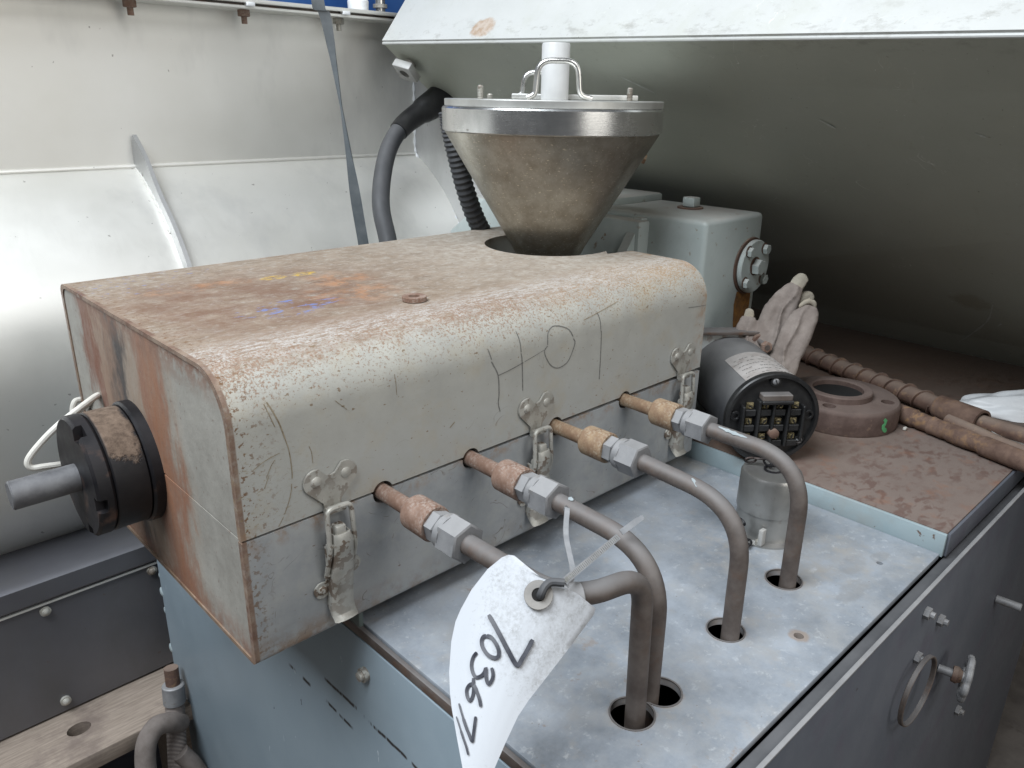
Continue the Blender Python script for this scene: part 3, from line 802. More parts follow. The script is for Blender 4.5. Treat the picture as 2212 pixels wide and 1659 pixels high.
# pencil writing and the long scratch
F = (0, -1, 0)
def wr(pts, w=.0014):
    bm = new(); add_strip(bm, smooth_path([(x, -.0003, z) for x, z in pts], 4), w, F, .0001); obj('pencil_stroke', bm, 'graphite', cv)
wr([(.306, .247), (.316, .229), (.318, .207), (.317, .194), (.320, .183)])
wr([(.352, .247), (.354, .237), (.356, .200)])
wr([(.316, .228), (.337, .231), (.356, .235)], .0012); wr([(.358, .2355), (.374, .239), (.390, .243)], .0007)
wr([(.396, .247), (.391, .240), (.401, .223), (.414, .215), (.427, .216), (.436, .222), (.445, .240), (.442, .247)])
wr([(.4935, .2475), (.495, .243), (.496, .215), (.496, .181)])
wr([(.687, .2445), (.71, .2425), (.731, .241)], .0009)
def on_bend(z):  # y of the cover's skin at height z (front bend)
    if z <= H-R: return 0.
    return R-math.sqrt(max(0, R*R-(z-(H-R))**2))
def bend(pts, w=.0013, nm='pencil_stroke', m='graphite'):
    bm = new()
    q = smooth_path([(x, 0, z) for x, z in pts], 6)
    q = [V((p.x, on_bend(p.z)-.0003, p.z)) for p in q]
    add_strip(bm, q, w, lambda p: V((0, p.y-R, max(0, p.z-(H-R)))).normalized() if p.z > H-R else V(F), .0001); obj(nm, bm, m, cv)
bend([(.302, .262), (.306, .2495)]); bend([(.349, .273), (.351, .262), (.352, .2485)])
bend([(.396, .2485), (.398, .262), (.408, .268), (.421, .266), (.434, .260), (.441, .250)])
bend([(.490, .272), (.4925, .262), (.4933, .249)]); bend([(.463, .266), (.49, .270), (.535, .277)], .0009, 'scratch_mark', 'scratch_brown')
def scr(pts, w=.001): bend(pts, w, 'scratch_mark', 'scratch_brown')
scr([(.039, .267), (.043, .257), (.048, .243), (.0515, .229)], .0013); scr([(.0515, .229), (.0545, .215), (.0555, .195), (.055, .187)], .0009)
scr([(.054, .182), (.053, .175), (.049, .163), (.044, .153)], .0007); scr([(.043, .151), (.037, .1425)], .0006)
scr([(.036, .266), (.040, .252), (.043, .243)], .0008); scr([(.017, .207), (.03, .213), (.045, .2165)], .0006)
scr([(.030, .196), (.036, .207), (.040, .211)], .0006); scr([(.027, .186), (.033, .198)], .0006); scr([(.075, .214), (.077, .207), (.0775, .196)], .0006)
scr([(.245, .184), (.252, .189)], .0012); scr([(.176, .262), (.1765, .24)], .0005); scr([(.106, .252), (.118, .240)], .0006)
def make_latch(x, tilt=0.):
    """toggle latch; returns the latch part with sub-parts (hasp plate is the part itself)"""
    # plate outline: two rounded lobes over a narrowing tongue
    pl = arc((-.016, .043), .0135, 75, 235, 9)+[(-.010, .018), (-.0085, .008)]+[(.0085, .008), (.010, .018)]+arc((.016, .043), .0135, -55, 105, 9)+[(.005, .0475), (0, .046), (-.005, .0475)]
    bm = new(); add_prism(bm, pl, 1, -.0008, -.0035)
    for e in list(bm.edges): pass
    rv = []
    for sx in (-1, 1):
        rb_ = new(); rv.append(rb_)
        add_lathe(rb_, (sx*.0165, -.0033, .0435), (0, -1, 0), [(0, .0058), (.0012, .0055), (.0022, .0035), (.0025, 0)], 16)
    # hooked lip of the plate
    add_tube(bm, [(-.0105, -.0065, .010), (.0105, -.0065, .010)], .0042, 10)
    plate = obj('latch', bm, 'latch_steel', None)
    plate.parent = cv; plate.location = (x, 0, ZS-.007)
    sub = [('rivet', q_) for q_ in rv]
    # wire bail (rounded rectangle)
    bm = new()
    bail = fillet([(-.0145, -.006, -.062), (-.0145, -.017, -.030), (-.0135, -.014, .016), (.0135, -.014, .016), (.0145, -.017, -.030), (.0145, -.006, -.062)], .007, 5)
    add_tube(bm, bail, .0026, 10)
    sub.append(('wire_bail', bm))
    # base plate with two ears
    bm = new()
    bp_ = arc((-.019, -.078), .0085, 90, 270, 8)+arc((.019, -.066), .0085, -90, 90, 8)
    add_prism(bm, arc((-.0185, -.078), .009, 60, 300, 9)+[(-.008, -.086), (.008, -.076)]+arc((.0185, -.062), .009, -120, 120, 9)+[(.006, -.052), (-.010, -.062)], 1, -.0008, -.0032)
    for (a, c) in ((-.0185, -.078), (.0185, -.062)):
        rb_ = new(); sub.append(('rivet', rb_)); add_lathe(rb_, (a, -.0032, c), (0, -1, 0), [(0, .0052), (.0012, .005), (.0022, .003), (.0024, 0)], 14)
    add_box2(bm, (-.012, -.0105, -.068), (-.0105, -.0012, -.030), .0004); add_box2(bm, (.0105, -.0105, -.068), (.012, -.0012, -.030), .0004)
    add_tube(bm, [(-.0145, -.0075, -.060), (.0145, -.0075, -.060)], .0026, 8)
    sub.append(('latch_base', bm))
    # lever: channel-shaped handle, narrow at the pivot, flared lip at the bottom
    bm = new()
    rows = []
    path = [(-.012, -.019, .0095), (-.018, -.0215, .0105), (-.030, -.021, .0112), (-.050, -.0175, .0117), (-.075, -.014, .0123), (-.098, -.011, .0128), (-.108, -.0125, .0135), (-.113, -.0175, .0135)]
    for (z, y, w) in path:
        cr = .0035
        sec = [(-w, y+.011 if z > -.10 else y+.004), (-w, y+.002), (-w*.82, y), (-w*.35, y-.0012), (w*.35, y-.0012), (w*.82, y), (w, y+.002), (w, y+.011 if z > -.10 else y+.004), (w*.8, y+.0035), (0, y+.002), (-w*.8, y+.0035)]
        rows.append([bm.verts.new((a, b, z)) for a, b in sec])
    for A, B in zip(rows, rows[1:]):
        m_ = len(A)
        for j in range(m_): bm.faces.new((A[j], A[(j+1) % m_], B[(j+1) % m_], B[j]))
    bm.faces.new(rows[0]); bm.faces.new(rows[-1])
    sub.append(('lever', bm))
    # pivot block with the square nose above the lever
    bm = new(); add_box(bm, (-.001, -.0125, -.010), (.012, .012, .014), .0025); add_tube(bm, [(-.013, -.015, -.024), (.013, -.015, -.024)], .0034, 10)
    add_lathe(bm, (-.013, -.015, -.024), (-1, 0, 0), [(0, .0034), (.002, .005), (.003, .004), (.0034, 0)], 10)
    sub.append(('pivot_block', bm))
    for nm, b_ in sub:
        me = to_mesh(nm, b_, 'latch_steel'); obj0(nm, me, plate)
    return plate
lat = make_latch(.094)
for x in (.378, .682):
    r = lat.copy(); COL.objects.link(r); r.parent = cv; r.location = (x, 0, ZS-.007)
    for ch in lat.children:
        c = ch.copy(); COL.objects.link(c); c.parent = r

# steel washer on the lid
ws = thing('steel_washer', 'small rusty steel washer lying on top of the grey box', 'washer', (.281, .107, H+.0006))
bm = new(); add_ring(bm, (.281, .107, H+.0006), (0, 0, 1), .0065, .0145, .0055, 28); obj('washer_ring', bm, 'rust', ws)

# ------------------------------------------------------------------ die head on the left end
dh = thing('die_head', 'black iron die flange with round bar sticking out of the box end', 'die head', (0, .255, .132))
dy, dz, dr = .255, .132, .068
def fl(x0, x1, r, b=.0025): 
    bm = new(); add_cyl(bm, (x0, dy, dz), (x1, dy, dz), r, 56, b); return bm
obj('back_flange', fl(-.011, .012, dr+.002), 'black_iron', dh)
bm = fl(-.047, -.0115, dr-.001, .0015); obj('clamp_ring', bm, 'clamp_iron', dh)
bm = fl(-.066, -.0475, dr-.0005, .003)
cs = []
for a in (115, 255, 190):
    c = new(); add_box(c, (-.068, dy+dr*.93*math.cos(math.radians(a)), dz+dr*.93*math.sin(math.radians(a))), (.022, .016, .016)); cs.append(c)
bm = cut(bm, cs); obj('front_plate', bm, 'black_iron', dh)
bm = new(); add_cyl(bm, (-.130, dy, dz), (-.05, dy, dz), .0155, 36, .0015); obj('round_bar', bm, 'rod_steel', dh)
wl = thing('white_wire', 'looped white wire behind the black die flange', 'wire', (0, .33, .16))
bm = new(); add_tube(bm, smooth_path([(.03, .475, .155), (.0074, .472, .1415), (-.006, .470, .1400), (-.010, .462, .128), (.004, .40, .165), (-.012, .36, .178), (-.0543, .34, .1643), (-.0789, .34, .1456), (-.0932, .34, .1300), (-.0915, .338, .1210), (-.0785, .335, .1195), (-.0527, .335, .1149), (-.03, .33, .112)], 6), .0038, 10); obj('insulated_wire', bm, 'cord_white', wl)

# ------------------------------------------------------------------ hopper
hp = thing('feed_hopper', 'dull stainless cone hopper with polished rim band sunk into the box top', 'hopper', (.673, .269, .26))
hx, hy = .673, .269
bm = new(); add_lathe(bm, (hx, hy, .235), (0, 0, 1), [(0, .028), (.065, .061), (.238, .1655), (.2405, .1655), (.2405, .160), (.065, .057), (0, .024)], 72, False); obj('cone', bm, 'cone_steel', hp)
bm = new(); add_lathe(bm, (hx, hy, .4745), (0, 0, 1), [(0, .1655), (.002, .1695), (.033, .170), (.0355, .168), (.0355, .160), (0, .160), (0, .1655)], 72, False); obj('rim_band', bm, 'band_steel', hp)
lx, ly = .679, .273
bm = new(); add_lathe(bm, (lx, ly, .5105), (0, 0, 1), [(0, 0), (0, .167), (.001, .168), (.0095, .168), (.0105, .1672), (.0105, 0)], 72, False)
obj('lid', bm, 'lid_steel', hp)
rt = V((.72, -.69, 0)).normalized(); fw = V((.69, .72, 0))
def HP(a, b, z): return V((lx, ly, z))+rt*a+fw*b
bm = new(); vs = add_box(bm, (0, 0, 0), (.20, .07, .008), .0015, rot=Matrix.Rotation(math.atan2(rt.y, rt.x), 3, 'Z')); bmesh.ops.translate(bm, vec=HP(.035, .065, .5255), verts=vs); obj('lid_plate', bm, 'lid_steel', hp)
def handle(a, b, w, h, skew):
    bm = new()
    pts = [HP(a-w/2-.012, b, .5235), HP(a-w/2, b, .528), HP(a-w/2+.004, b+skew, .528+h), HP(a+w/2-.004, b+skew, .528+h), HP(a+w/2, b, .528), HP(a+w/2+.018, b+.004, .5235)]
    add_tube(bm, fillet(pts, [.01, .02, .02, .012], 6), .0042, 12)
    return obj('lid_handle', bm, 'bright_steel', hp)
handle(.003, -.055, .066, .047, 0); handle(-.018, .075, .06, .034, 0)
for (a, b) in ((-.112, -.02), (.118, .005), (-.100, .062)):
    bm = new(); p0 = HP(a, b, .515); pr = []
    for k in range(34):
        z = (.024 if b < .05 else .012)*k/33
        pr.append((z, .0047 if k % 3 else .0039))
    pr.append((pr[-1][0]+.0015, .003)); add_lathe(bm, p0, (0, 0, 1), pr, 14); obj('threaded_stud', bm, 'latch_steel', hp)
bm = new(); add_hex(bm, (hx+.106, hy-.092, .438), (hx+.113, hy-.099, .435), .0085); obj('side_fitting', bm, 'ochre_rust', hp)
tb = thing('plastic_tube', 'upright frosted plastic tube standing on the hopper lid behind the handle', 'tube', tuple(HP(.002, .012, .521)))
bm = new(); o_ = HP(.002, .012, .521); add_lathe(bm, o_, (0, 0, 1), [(0, .0215), (.079, .0215), (.0812, .0205), (.0812, .0195), (0, .0195), (0, .0215)], 36, False); obj('tube_wall', bm, 'clear_plastic', tb)

# ------------------------------------------------------------------ cooling pipes
def pipe(x, path, rads, label, sock_mat, zp=.137):
    t = thing('cooling_pipe', label, 'pipe', (x, 0, zp), 'bent cooling pipes with hex fittings')
    bm = new(); add_tube(bm, [(x, .04, zp), (x, -.02, zp), (x, -.052, zp)], [.0088, .0088, .0092], 20); obj('stub', bm, sock_mat, t)
    bm = new(); add_lathe(bm, (x, -.050, zp), (0, -1, 0), [(0, .0088), (.0025, .0165), (.005, .0182), (.037, .0186), (.0385, .0178), (.0385, .0145), (.035, .0135), (.034, .0)], 36, True); obj('socket', bm, sock_mat, t)
    ph = random.uniform(0, 1)
    bm = new(); add_hex(bm, (x, -.0845, zp), (x, -.1005, zp), .0163, ph, .1); obj('hex_body', bm, 'zinc', t)
    bm = new(); add_lathe(bm, (x, -.100, zp), (0, -1, 0), [(0, .0125), (.003, .0125)], 24)
    obj('thread_gap', bm, 'rubber', t)
    bm = new(); add_lathe(bm, (x, -.1025, zp), (0, -1, 0), [(0, .0165), (.002, .0182), (.010, .0186)], 30, True); obj('nut_collar', bm, 'zinc', t)
    bm = new(); add_hex(bm, (x, -.1095, zp), (x, -.1365, zp), .0203, ph+.4, .09)
    obj('compression_nut', bm, 'zinc', t)
    bm = new(); add_tube(bm, fillet(path, rads, 14), .0098, 22); obj('bent_tube', bm, 'tube_steel', t)
    return t
z = .137
pipe(PX[0], [(PX[0], -.13, z), (PX[0]-.001, -.262, .141), (.243, -.272, .132), (.246, -.275, -.09)], [.045, .032], 'nearest cooling pipe running behind the white paper tag', 'rust')
pipe(PX[1], [(PX[1], -.13, z), (PX[1]+.001, -.266, z-.004), (PX[1]+.0015, -.2665, -.09)], [.085], 'second cooling pipe with the cable tie hanging from it', 'rust')
pipe(PX[2], [(PX[2], -.13, z), (PX[2], -.270, z-.006), (PX[2]+.001, -.2715, -.09)], [.085], 'third cooling pipe bending down in front of the filler cap', 'ochre_rust')
pipe(PX[3], [(PX[3], -.13, z), (PX[3], -.264, z), (PX[3]+.001, -.2655, -.09)], [.075], 'farthest cooling pipe crossing in front of the black terminal motor', 'ochre_rust')
t_ = [o for o in COL.objects if o.name.startswith('cooling_pipe')][0]
bm = new(); add_cyl(bm, (.150, -.254, .1415), (.168, -.264, .1405), .0125, 20, .001); obj('collar', bm, 'zinc', t_)

# pale paint scuffs on the farther tubes
tubes = [o for o in COL.objects if o.name.startswith('cooling_pipe')]
for t_, x_, pts in ((tubes[3], PX[3], [(-.35, -.150, .94), (-.45, -.163, .9), (-.5, -.176, .86), (-.45, -.190, .88)]), (tubes[2], PX[2], [(-.3, -.205, .95), (-.5, -.214, .86), (-.2, -.222, .98)]), (tubes[1], PX[1], [(.1, -.150, 1.), (0, -.157, 1.)])):
    bm = new(); q_ = []
    for a, y, b in pts:
        f = max(0, (-y-.18)/.085); q_.append(V((x_+.0100*a, y, .137-.036*f*f+.0100*b)))
    q_ = smooth_path(q_, 4)
    add_strip(bm, q_, [.0012+.005*math.sin(math.pi*k/(len(q_)-1))*(.7+.3*math.sin(k*2.)) for k in range(len(q_))], (-.45, -.2, .87), .0006); obj('paint_scuff', bm, 'scuff_blue', t_)

# ------------------------------------------------------------------ filler cap with chain
fc = thing('filler_cap', 'round dull steel filler cap with a chain on its neck on the deck', 'filler cap', (.648, -.180, ZD))
cx, cy = .648, -.180
bm = new(); add_lathe(bm, (cx, cy, ZD-.0005), (0, 0, 1), [(0, .050), (.003, .050), (.0035, .040), (.04, .0385), (.042, .037)], 40); obj('neck', bm, 'cap_alloy', fc)
bm = new(); add_lathe(bm, (cx, cy, .012), (0, 0, 1), [(0, .0385), (.001, .0408), (.049, .0400), (.0535, .0378), (.055, .034), (.055, .0)], 44); obj('cap', bm, 'cap_alloy', fc)
for a in (200, 285, 40):
    bm = new(); p0 = V((cx+.0435*math.cos(math.radians(a)), cy+.0435*math.sin(math.radians(a)), ZD+.0025))
    add_hex(bm, p0, p0+V((0, 0, .005)), .0048); obj('neck_screw', bm, 'latch_steel', fc)
bm = new(); add_box2(bm, (cx-.047, cy-.022, ZD+.003), (cx-.037, cy-.016, ZD+.026), .001); obj('lug', bm, 'cap_steel', fc)
def link(bm, c, a, b, nrm_rot, r=.0012):
    pts = []
    for k in range(12):
        t = 2*math.pi*k/12
        pts.append(V(c)+nrm_rot @ V((a*math.cos(t), b*math.sin(t), 0)))
    add_tube(bm, pts, r, 6, closed=True)
def chain(cs):
    for c_, a_, b_, r_, w_ in cs:
        bm = new(); link(bm, c_, a_, b_, r_, w_); obj('chain_link', bm, 'black_iron', fc)
RX = lambda a: Matrix.Rotation(a, 3, 'X')
RZ = lambda a: Matrix.Rotation(a, 3, 'Z')
zt = .0685
chain([((cx-.002, cy-.002, zt), .0115, .0095, RZ(-.7) @ RX(.12), .0017), ((cx-.002, cy+.007, zt+.006), .0085, .0045, RZ(1.2) @ RX(1.45), .0016),
       ((cx-.005, cy+.018, zt+.009), .0075, .0042, RZ(2.2) @ RX(.4), .0015), ((cx-.012, cy+.027, zt+.006), .0075, .0042, RZ(2.4) @ RX(1.3), .0015),
       ])
chain([((cx-.054, cy+.006, .006), .0070, .0040, RZ(1.2) @ RX(1.3), .0015), ((cx-.057, cy+.003, -.004), .0070, .0040, RZ(.4) @ RX(.9), .0015), ((cx-.058, cy-.002, -.013), .0070, .0040, RZ(1.4) @ RX(1.2), .0015),
       ((cx-.055, cy-.008, -.0185), .0070, .0040, RZ(.2) @ RX(.5), .0015), ((cx-.062, cy-.006, -.0195), .0070, .0040, RZ(2.), .0015), ((cx-.066, cy+.002, -.020), .0070, .0040, RZ(.9) @ RX(.2), .0015), ((cx-.060, cy+.007, -.020), .0070, .0040, RZ(-.4), .0015)])

# ------------------------------------------------------------------ black terminal motor
mt = thing('terminal_motor', 'dusty black cylinder motor lying down with its terminal face exposed', 'motor', (.80, -.08, .005))
th = math.radians(51); C0 = V((.784, -.101, .0775)); dm = V((math.cos(th), math.sin(th), 0)); sm = V((math.sin(th), -math.cos(th), 0)); up_ = V((0, 0, 1))
def MP(s, t, d): return C0+sm*s+up_*t+dm*d
bm = new(); add_lathe(bm, C0+dm*.006, dm, [(0, .0675), (.002, .069), (.19, .069), (.193, .066)], 56); obj('body', bm, 'motor_black', mt)
bm = new(); add_lathe(bm, C0+dm*.0055, -dm, [(-.003, .0675), (-.003, .0718), (.0075, .0722), (.0095, .0705), (.0095, .066), (.0035, .0645), (.0035, 0)], 60); obj('face_plate', bm, 'black_plastic', mt)
rotm = Matrix((sm, dm, up_)).transposed()
def fbox(bm, s, t, w, h, d0, d1, bev=.001):
    vs = add_box(bm, (0, 0, 0), (w, abs(d1-d0), h), bev, 1, rot=rotm); bmesh.ops.translate(bm, vec=MP(s, t, (d0+d1)/2), verts=vs)
cols = (-.036, -.0125, .0095, .0335)
for s0 in (-.0475, -.024, -.0015, .0215, .045):
    bm = new(); fbox(bm, s0, -.006, .004, .074 if abs(s0) < .03 else .056, -.010, .003); obj('barrier_rib', bm, 'black_plastic', mt)
bm = new(); fbox(bm, 0, .037, .046, .010, -.0135, .003, .0015); obj('terminal_bridge', bm, 'tube_steel', mt)
bm = new(); fbox(bm, .001, .030, .048, .006, -.0155, .002, .0015); obj('bridge_lip', bm, 'black_plastic', mt)
ts = None
for i, s0 in enumerate(cols):
    for j, t0 in enumerate((.021, -.004, -.029)):
        bm = new(); fbox(bm, s0, t0-.010, .017, .010, -.006-.0, .003); obj('terminal_step', bm, 'black_plastic', mt)
        bm = new(); fbox(bm, s0, t0, .0105, .0095, -.0015, .0025, .0006); obj('terminal_clamp', bm, 'brass', mt)
        bm = new(); add_lathe(bm, MP(s0, t0, -.0012), -dm, [(0, .0044), (.0022, .0042), (.0028, .003), (.002, .0012), (.002, 0)], 14)
        o_ = obj('terminal_screw', bm, 'brass', mt)
        bm = new(); vs = add_box(bm, (0, 0, 0), (.0085, .0012, .0014), 0, rot=rotm @ Matrix.Rotation(.5+i+j*.7, 3, 'Y')); bmesh.ops.translate(bm, vec=MP(s0, t0, -.0043), verts=vs)
        obj('screw_slot', bm, 'black_plastic', o_)
bm = new(); add_lathe(bm, MP(.002, -.021, 0), -dm, [(0, .008), (.012, .0075), (.0135, .005), (.0135, 0)], 18); obj('centre_post', bm, 'rust_dark', mt)
for a in (92, 215, 322, 268):
    s0, t0 = .0595*math.cos(math.radians(a)), .0595*math.sin(math.radians(a))
    bm = new(); add_ring(bm, MP(s0, t0, .002), -dm, .0055, .0078, .004, 20); obj('screw_boss', bm, 'black_plastic', mt)
    bm = new(); add_lathe(bm, MP(s0, t0, .002), -dm, [(0, .0052), (.0045, .005), (.006, .003), (.0062, 0)], 16); obj('face_screw', bm, 'zinc', mt)
    bm = new(); vs = add_box(bm, (0, 0, 0), (.0012, .001, .0085), 0, rot=rotm @ Matrix.Rotation(.2*a, 3, 'Y')); bmesh.ops.translate(bm, vec=MP(s0, t0, -.0044), verts=vs); obj('screw_slot', bm, 'black_plastic', mt)
for a in (175, 5):
    s0, t0 = .057*math.cos(math.radians(a)), .057*math.sin(math.radians(a))
    bm = new(); add_ring(bm, MP(s0, t0, .002), -dm, .004, .0075, .0035, 20); obj('screw_boss', bm, 'black_plastic', mt)
# rating plate wrapped on the body
def wrap(d0, d1, a0, a1, r, m, name, nx_=10, ny_=10, wob=0):
    bm = new(); rows = []
    for i in range(nx_+1):
        row = []
        for j in range(ny_+1):
            a = math.radians(a0+(a1-a0)*j/ny_); d = d0+(d1-d0)*i/nx_
            row.append(bm.verts.new(MP(r*math.cos(a), r*math.sin(a), d)))
        rows.append(row)
    for A, B in zip(rows, rows[1:]):
        for j in range(ny_): bm.faces.new((A[j], A[j+1], B[j+1], B[j]))
    e = bmesh.ops.extrude_face_region(bm, geom=bm.faces[:])
    for v in [g for g in e['geom'] if isinstance(g, bmesh.types.BMVert)]:
        q = v.co-C0; q = q-dm*q.dot(dm); v.co -= q.normalized()*.0008
    return obj(name, bm, m, mt)
simple('label_foil', (.36, .33, .31), (.46, .43, .41), 40, (.45, .65), .1, 160, .1, (.26, .22, .20), 60, (.52, .66))
wrap(.004, .108, 57, 127, .0698, 'label_foil', 'rating_plate')
bm = new()
rnd = random.Random(3)
for i in range(6):
    d_ = .018+.0135*i; a = 62
    while a < 121:
        w = rnd.uniform(1.6, 4.2)
        if rnd.random() < .72:
            pts = [MP(.0700*math.cos(math.radians(a+k*w/3)), .0700*math.sin(math.radians(a+k*w/3)), d_+rnd.uniform(-.0012, .0012)) for k in range(4)]
            add_strip(bm, pts, .0013, lambda p: (p-C0)-dm*(p-C0).dot(dm), .0002)
        a += w+1.4
obj('plate_print', bm, 'graphite', mt)['kind'] = 'stuff'
# mounting flange with bolt
painted('flange_white', (.42, .44, .43), (.55, .57, .56), (.20, .12, .08), 45, (.56, .60), (.3, .3, .28), .5)
bm = new(); vs = add_box(bm, (0, 0, 0), (.150, .010, .155), .002, rot=rotm); bmesh.ops.translate(bm, vec=MP(-.008, -.006, .200), verts=vs); obj('mounting_flange', bm, 'flange_white', mt)
bm = new(); vs = add_box(bm, (0, 0, 0), (.160, .030, .006), .001, rot=rotm); bmesh.ops.translate(bm, vec=MP(-.008, .0765, .201), verts=vs); obj('top_bar', bm, 'tube_steel', mt)
B0 = (.043, .064)
bm = new(); add_ring(bm, MP(B0[0]-.003, B0[1]-.002, .1945), -dm, .009, .017, .003, 28); obj('bolt_washer', bm, 'bright_steel', mt)
bm = new(); add_lathe(bm, MP(*B0, .1945), -dm, [(0, .0125), (.010, .0125), (.012, .010), (.012, 0)], 20); obj('bolt_boss', bm, 'rust_dark', mt)
bm = new(); add_cyl(bm, MP(*B0, .187), MP(*B0, .146), .0046, 14); obj('flange_bolt', bm, 'tube_steel', mt)
bm = new(); add_hex(bm, MP(*B0, .156), MP(*B0, .147), .0095, .4); obj('bolt_nut', bm, 'rust', mt)

# ---- paper tag surface and pen strokes, metres
TAG_ROWS=[
[(0.1242,-0.2222,0.18),(0.1245,-0.223,0.1802),(0.1248,-0.2239,0.1803),(0.1252,-0.2247,0.1804),(0.1256,-0.2255,0.1805),(0.1259,-0.2264,0.1806),(0.1263,-0.2272,0.1807)],
[(0.1209,-0.2183,0.1771),(0.122,-0.2245,0.1766),(0.1235,-0.2303,0.1759),(0.1251,-0.2358,0.175),(0.1271,-0.2409,0.1737),(0.1293,-0.2458,0.1722),(0.1318,-0.2503,0.1705)],
[(0.1118,-0.2113,0.1667),(0.1154,-0.2251,0.1682),(0.1202,-0.2373,0.1684),(0.1263,-0.248,0.1672),(0.1339,-0.2571,0.1646),(0.143,-0.2648,0.1606),(0.1538,-0.2713,0.1551)],
[(0.0993,-0.2059,0.1502),(0.1045,-0.2251,0.1548),(0.1118,-0.2412,0.1568),(0.1216,-0.2545,0.1562),(0.1341,-0.2652,0.153),(0.1494,-0.2736,0.1471),(0.1679,-0.2799,0.1384)],
[(0.0887,-0.2048,0.1358),(0.0949,-0.2249,0.1428),(0.1033,-0.2416,0.147),(0.1142,-0.2553,0.1482),(0.1279,-0.2662,0.1465),(0.1448,-0.2747,0.1419),(0.165,-0.2809,0.1343)],
[(0.0825,-0.2054,0.1272),(0.0882,-0.2251,0.1343),(0.096,-0.2417,0.1387),(0.1061,-0.2554,0.1402),(0.1188,-0.2664,0.139),(0.1343,-0.275,0.1349),(0.1528,-0.2815,0.1279)],
[(0.0738,-0.2106,0.1156),(0.0787,-0.2284,0.1217),(0.0853,-0.2436,0.1255),(0.0937,-0.2564,0.1268),(0.1041,-0.2669,0.1258),(0.1167,-0.2755,0.1223),(0.1317,-0.2822,0.1165)],
[(0.0617,-0.2224,0.1),(0.0658,-0.2362,0.1043),(0.071,-0.2484,0.107),(0.0774,-0.259,0.1081),(0.0849,-0.268,0.1075),(0.0939,-0.2758,0.1052),(0.1043,-0.2822,0.1012)],
[(0.0542,-0.2325,0.0901),(0.0583,-0.2434,0.0937),(0.0632,-0.2532,0.0961),(0.0689,-0.2619,0.0972),(0.0754,-0.2695,0.0972),(0.0829,-0.2761,0.0959),(0.0913,-0.2818,0.0934)],
[(0.0493,-0.2406,0.083),(0.0529,-0.2494,0.0856),(0.0571,-0.2574,0.0873),(0.0619,-0.2647,0.0881),(0.0673,-0.2711,0.0881),(0.0733,-0.2769,0.0871),(0.08,-0.282,0.0852)],
[(0.0413,-0.2565,0.0699),(0.0445,-0.262,0.0713),(0.048,-0.2672,0.0722),(0.0518,-0.272,0.0726),(0.0559,-0.2765,0.0724),(0.0604,-0.2805,0.0719),(0.0652,-0.2842,0.0708)],
[(0.035,-0.2701,0.057),(0.0376,-0.2732,0.0576),(0.0402,-0.2762,0.0581),(0.043,-0.279,0.0582),(0.046,-0.2817,0.0582),(0.0491,-0.2842,0.058),(0.0523,-0.2866,0.0575)],
[(0.0311,-0.2808,0.0457),(0.0326,-0.2823,0.0458),(0.0342,-0.2838,0.0458),(0.0359,-0.2853,0.0457),(0.0375,-0.2867,0.0456),(0.0393,-0.288,0.0454),(0.041,-0.2894,0.0452)],
]
DIG=[
[(0.0946,-0.2319,0.1425),(0.0933,-0.2406,0.1379),(0.0922,-0.2494,0.1321),(0.0915,-0.2588,0.1247),(0.0922,-0.2675,0.1169),(0.0973,-0.268,0.1209),(0.1028,-0.2679,0.1258),(0.1089,-0.2672,0.1318)],
[(0.0864,-0.2385,0.1305),(0.0878,-0.2424,0.1307),(0.0878,-0.2478,0.1282),(0.087,-0.252,0.1249),(0.0851,-0.2541,0.1215),(0.0827,-0.2524,0.12),(0.0807,-0.2471,0.1205),(0.0809,-0.2408,0.1233),(0.0826,-0.2372,0.1265),(0.0849,-0.2367,0.1294),(0.0864,-0.2385,0.1305)],
[(0.0771,-0.2379,0.1196),(0.074,-0.2371,0.1159),(0.0708,-0.2388,0.1116),(0.0687,-0.2427,0.1081),(0.0684,-0.2468,0.1064),(0.0706,-0.2498,0.1079),(0.0734,-0.2509,0.1106),(0.0755,-0.2503,0.1132),(0.0735,-0.2526,0.1098),(0.072,-0.255,0.1069),(0.0717,-0.2578,0.1049),(0.0745,-0.2584,0.1075),(0.0768,-0.2571,0.1108),(0.0782,-0.2539,0.1142)],
[(0.0611,-0.2607,0.0918),(0.0627,-0.2575,0.0954),(0.0638,-0.2537,0.0984),(0.0648,-0.2499,0.1011),(0.0646,-0.2468,0.102),(0.0628,-0.245,0.1005),(0.0604,-0.2452,0.0975),(0.0585,-0.2482,0.0944),(0.0583,-0.2515,0.093),(0.0606,-0.2518,0.0955),(0.0631,-0.2501,0.0991),(0.067,-0.2453,0.1054)],
[(0.0531,-0.2445,0.0889),(0.0507,-0.2509,0.0844),(0.0485,-0.2579,0.0794),(0.0472,-0.2636,0.0754),(0.0467,-0.2675,0.0727),(0.0493,-0.2658,0.0764),(0.0527,-0.2633,0.0814),(0.0558,-0.261,0.086)],
[(0.0478,-0.2476,0.0818),(0.0457,-0.254,0.0776),(0.0438,-0.2601,0.0733),(0.0424,-0.2655,0.0692),(0.0409,-0.2697,0.0652)],
]
GROM=(.1252,-.2563,.1592)

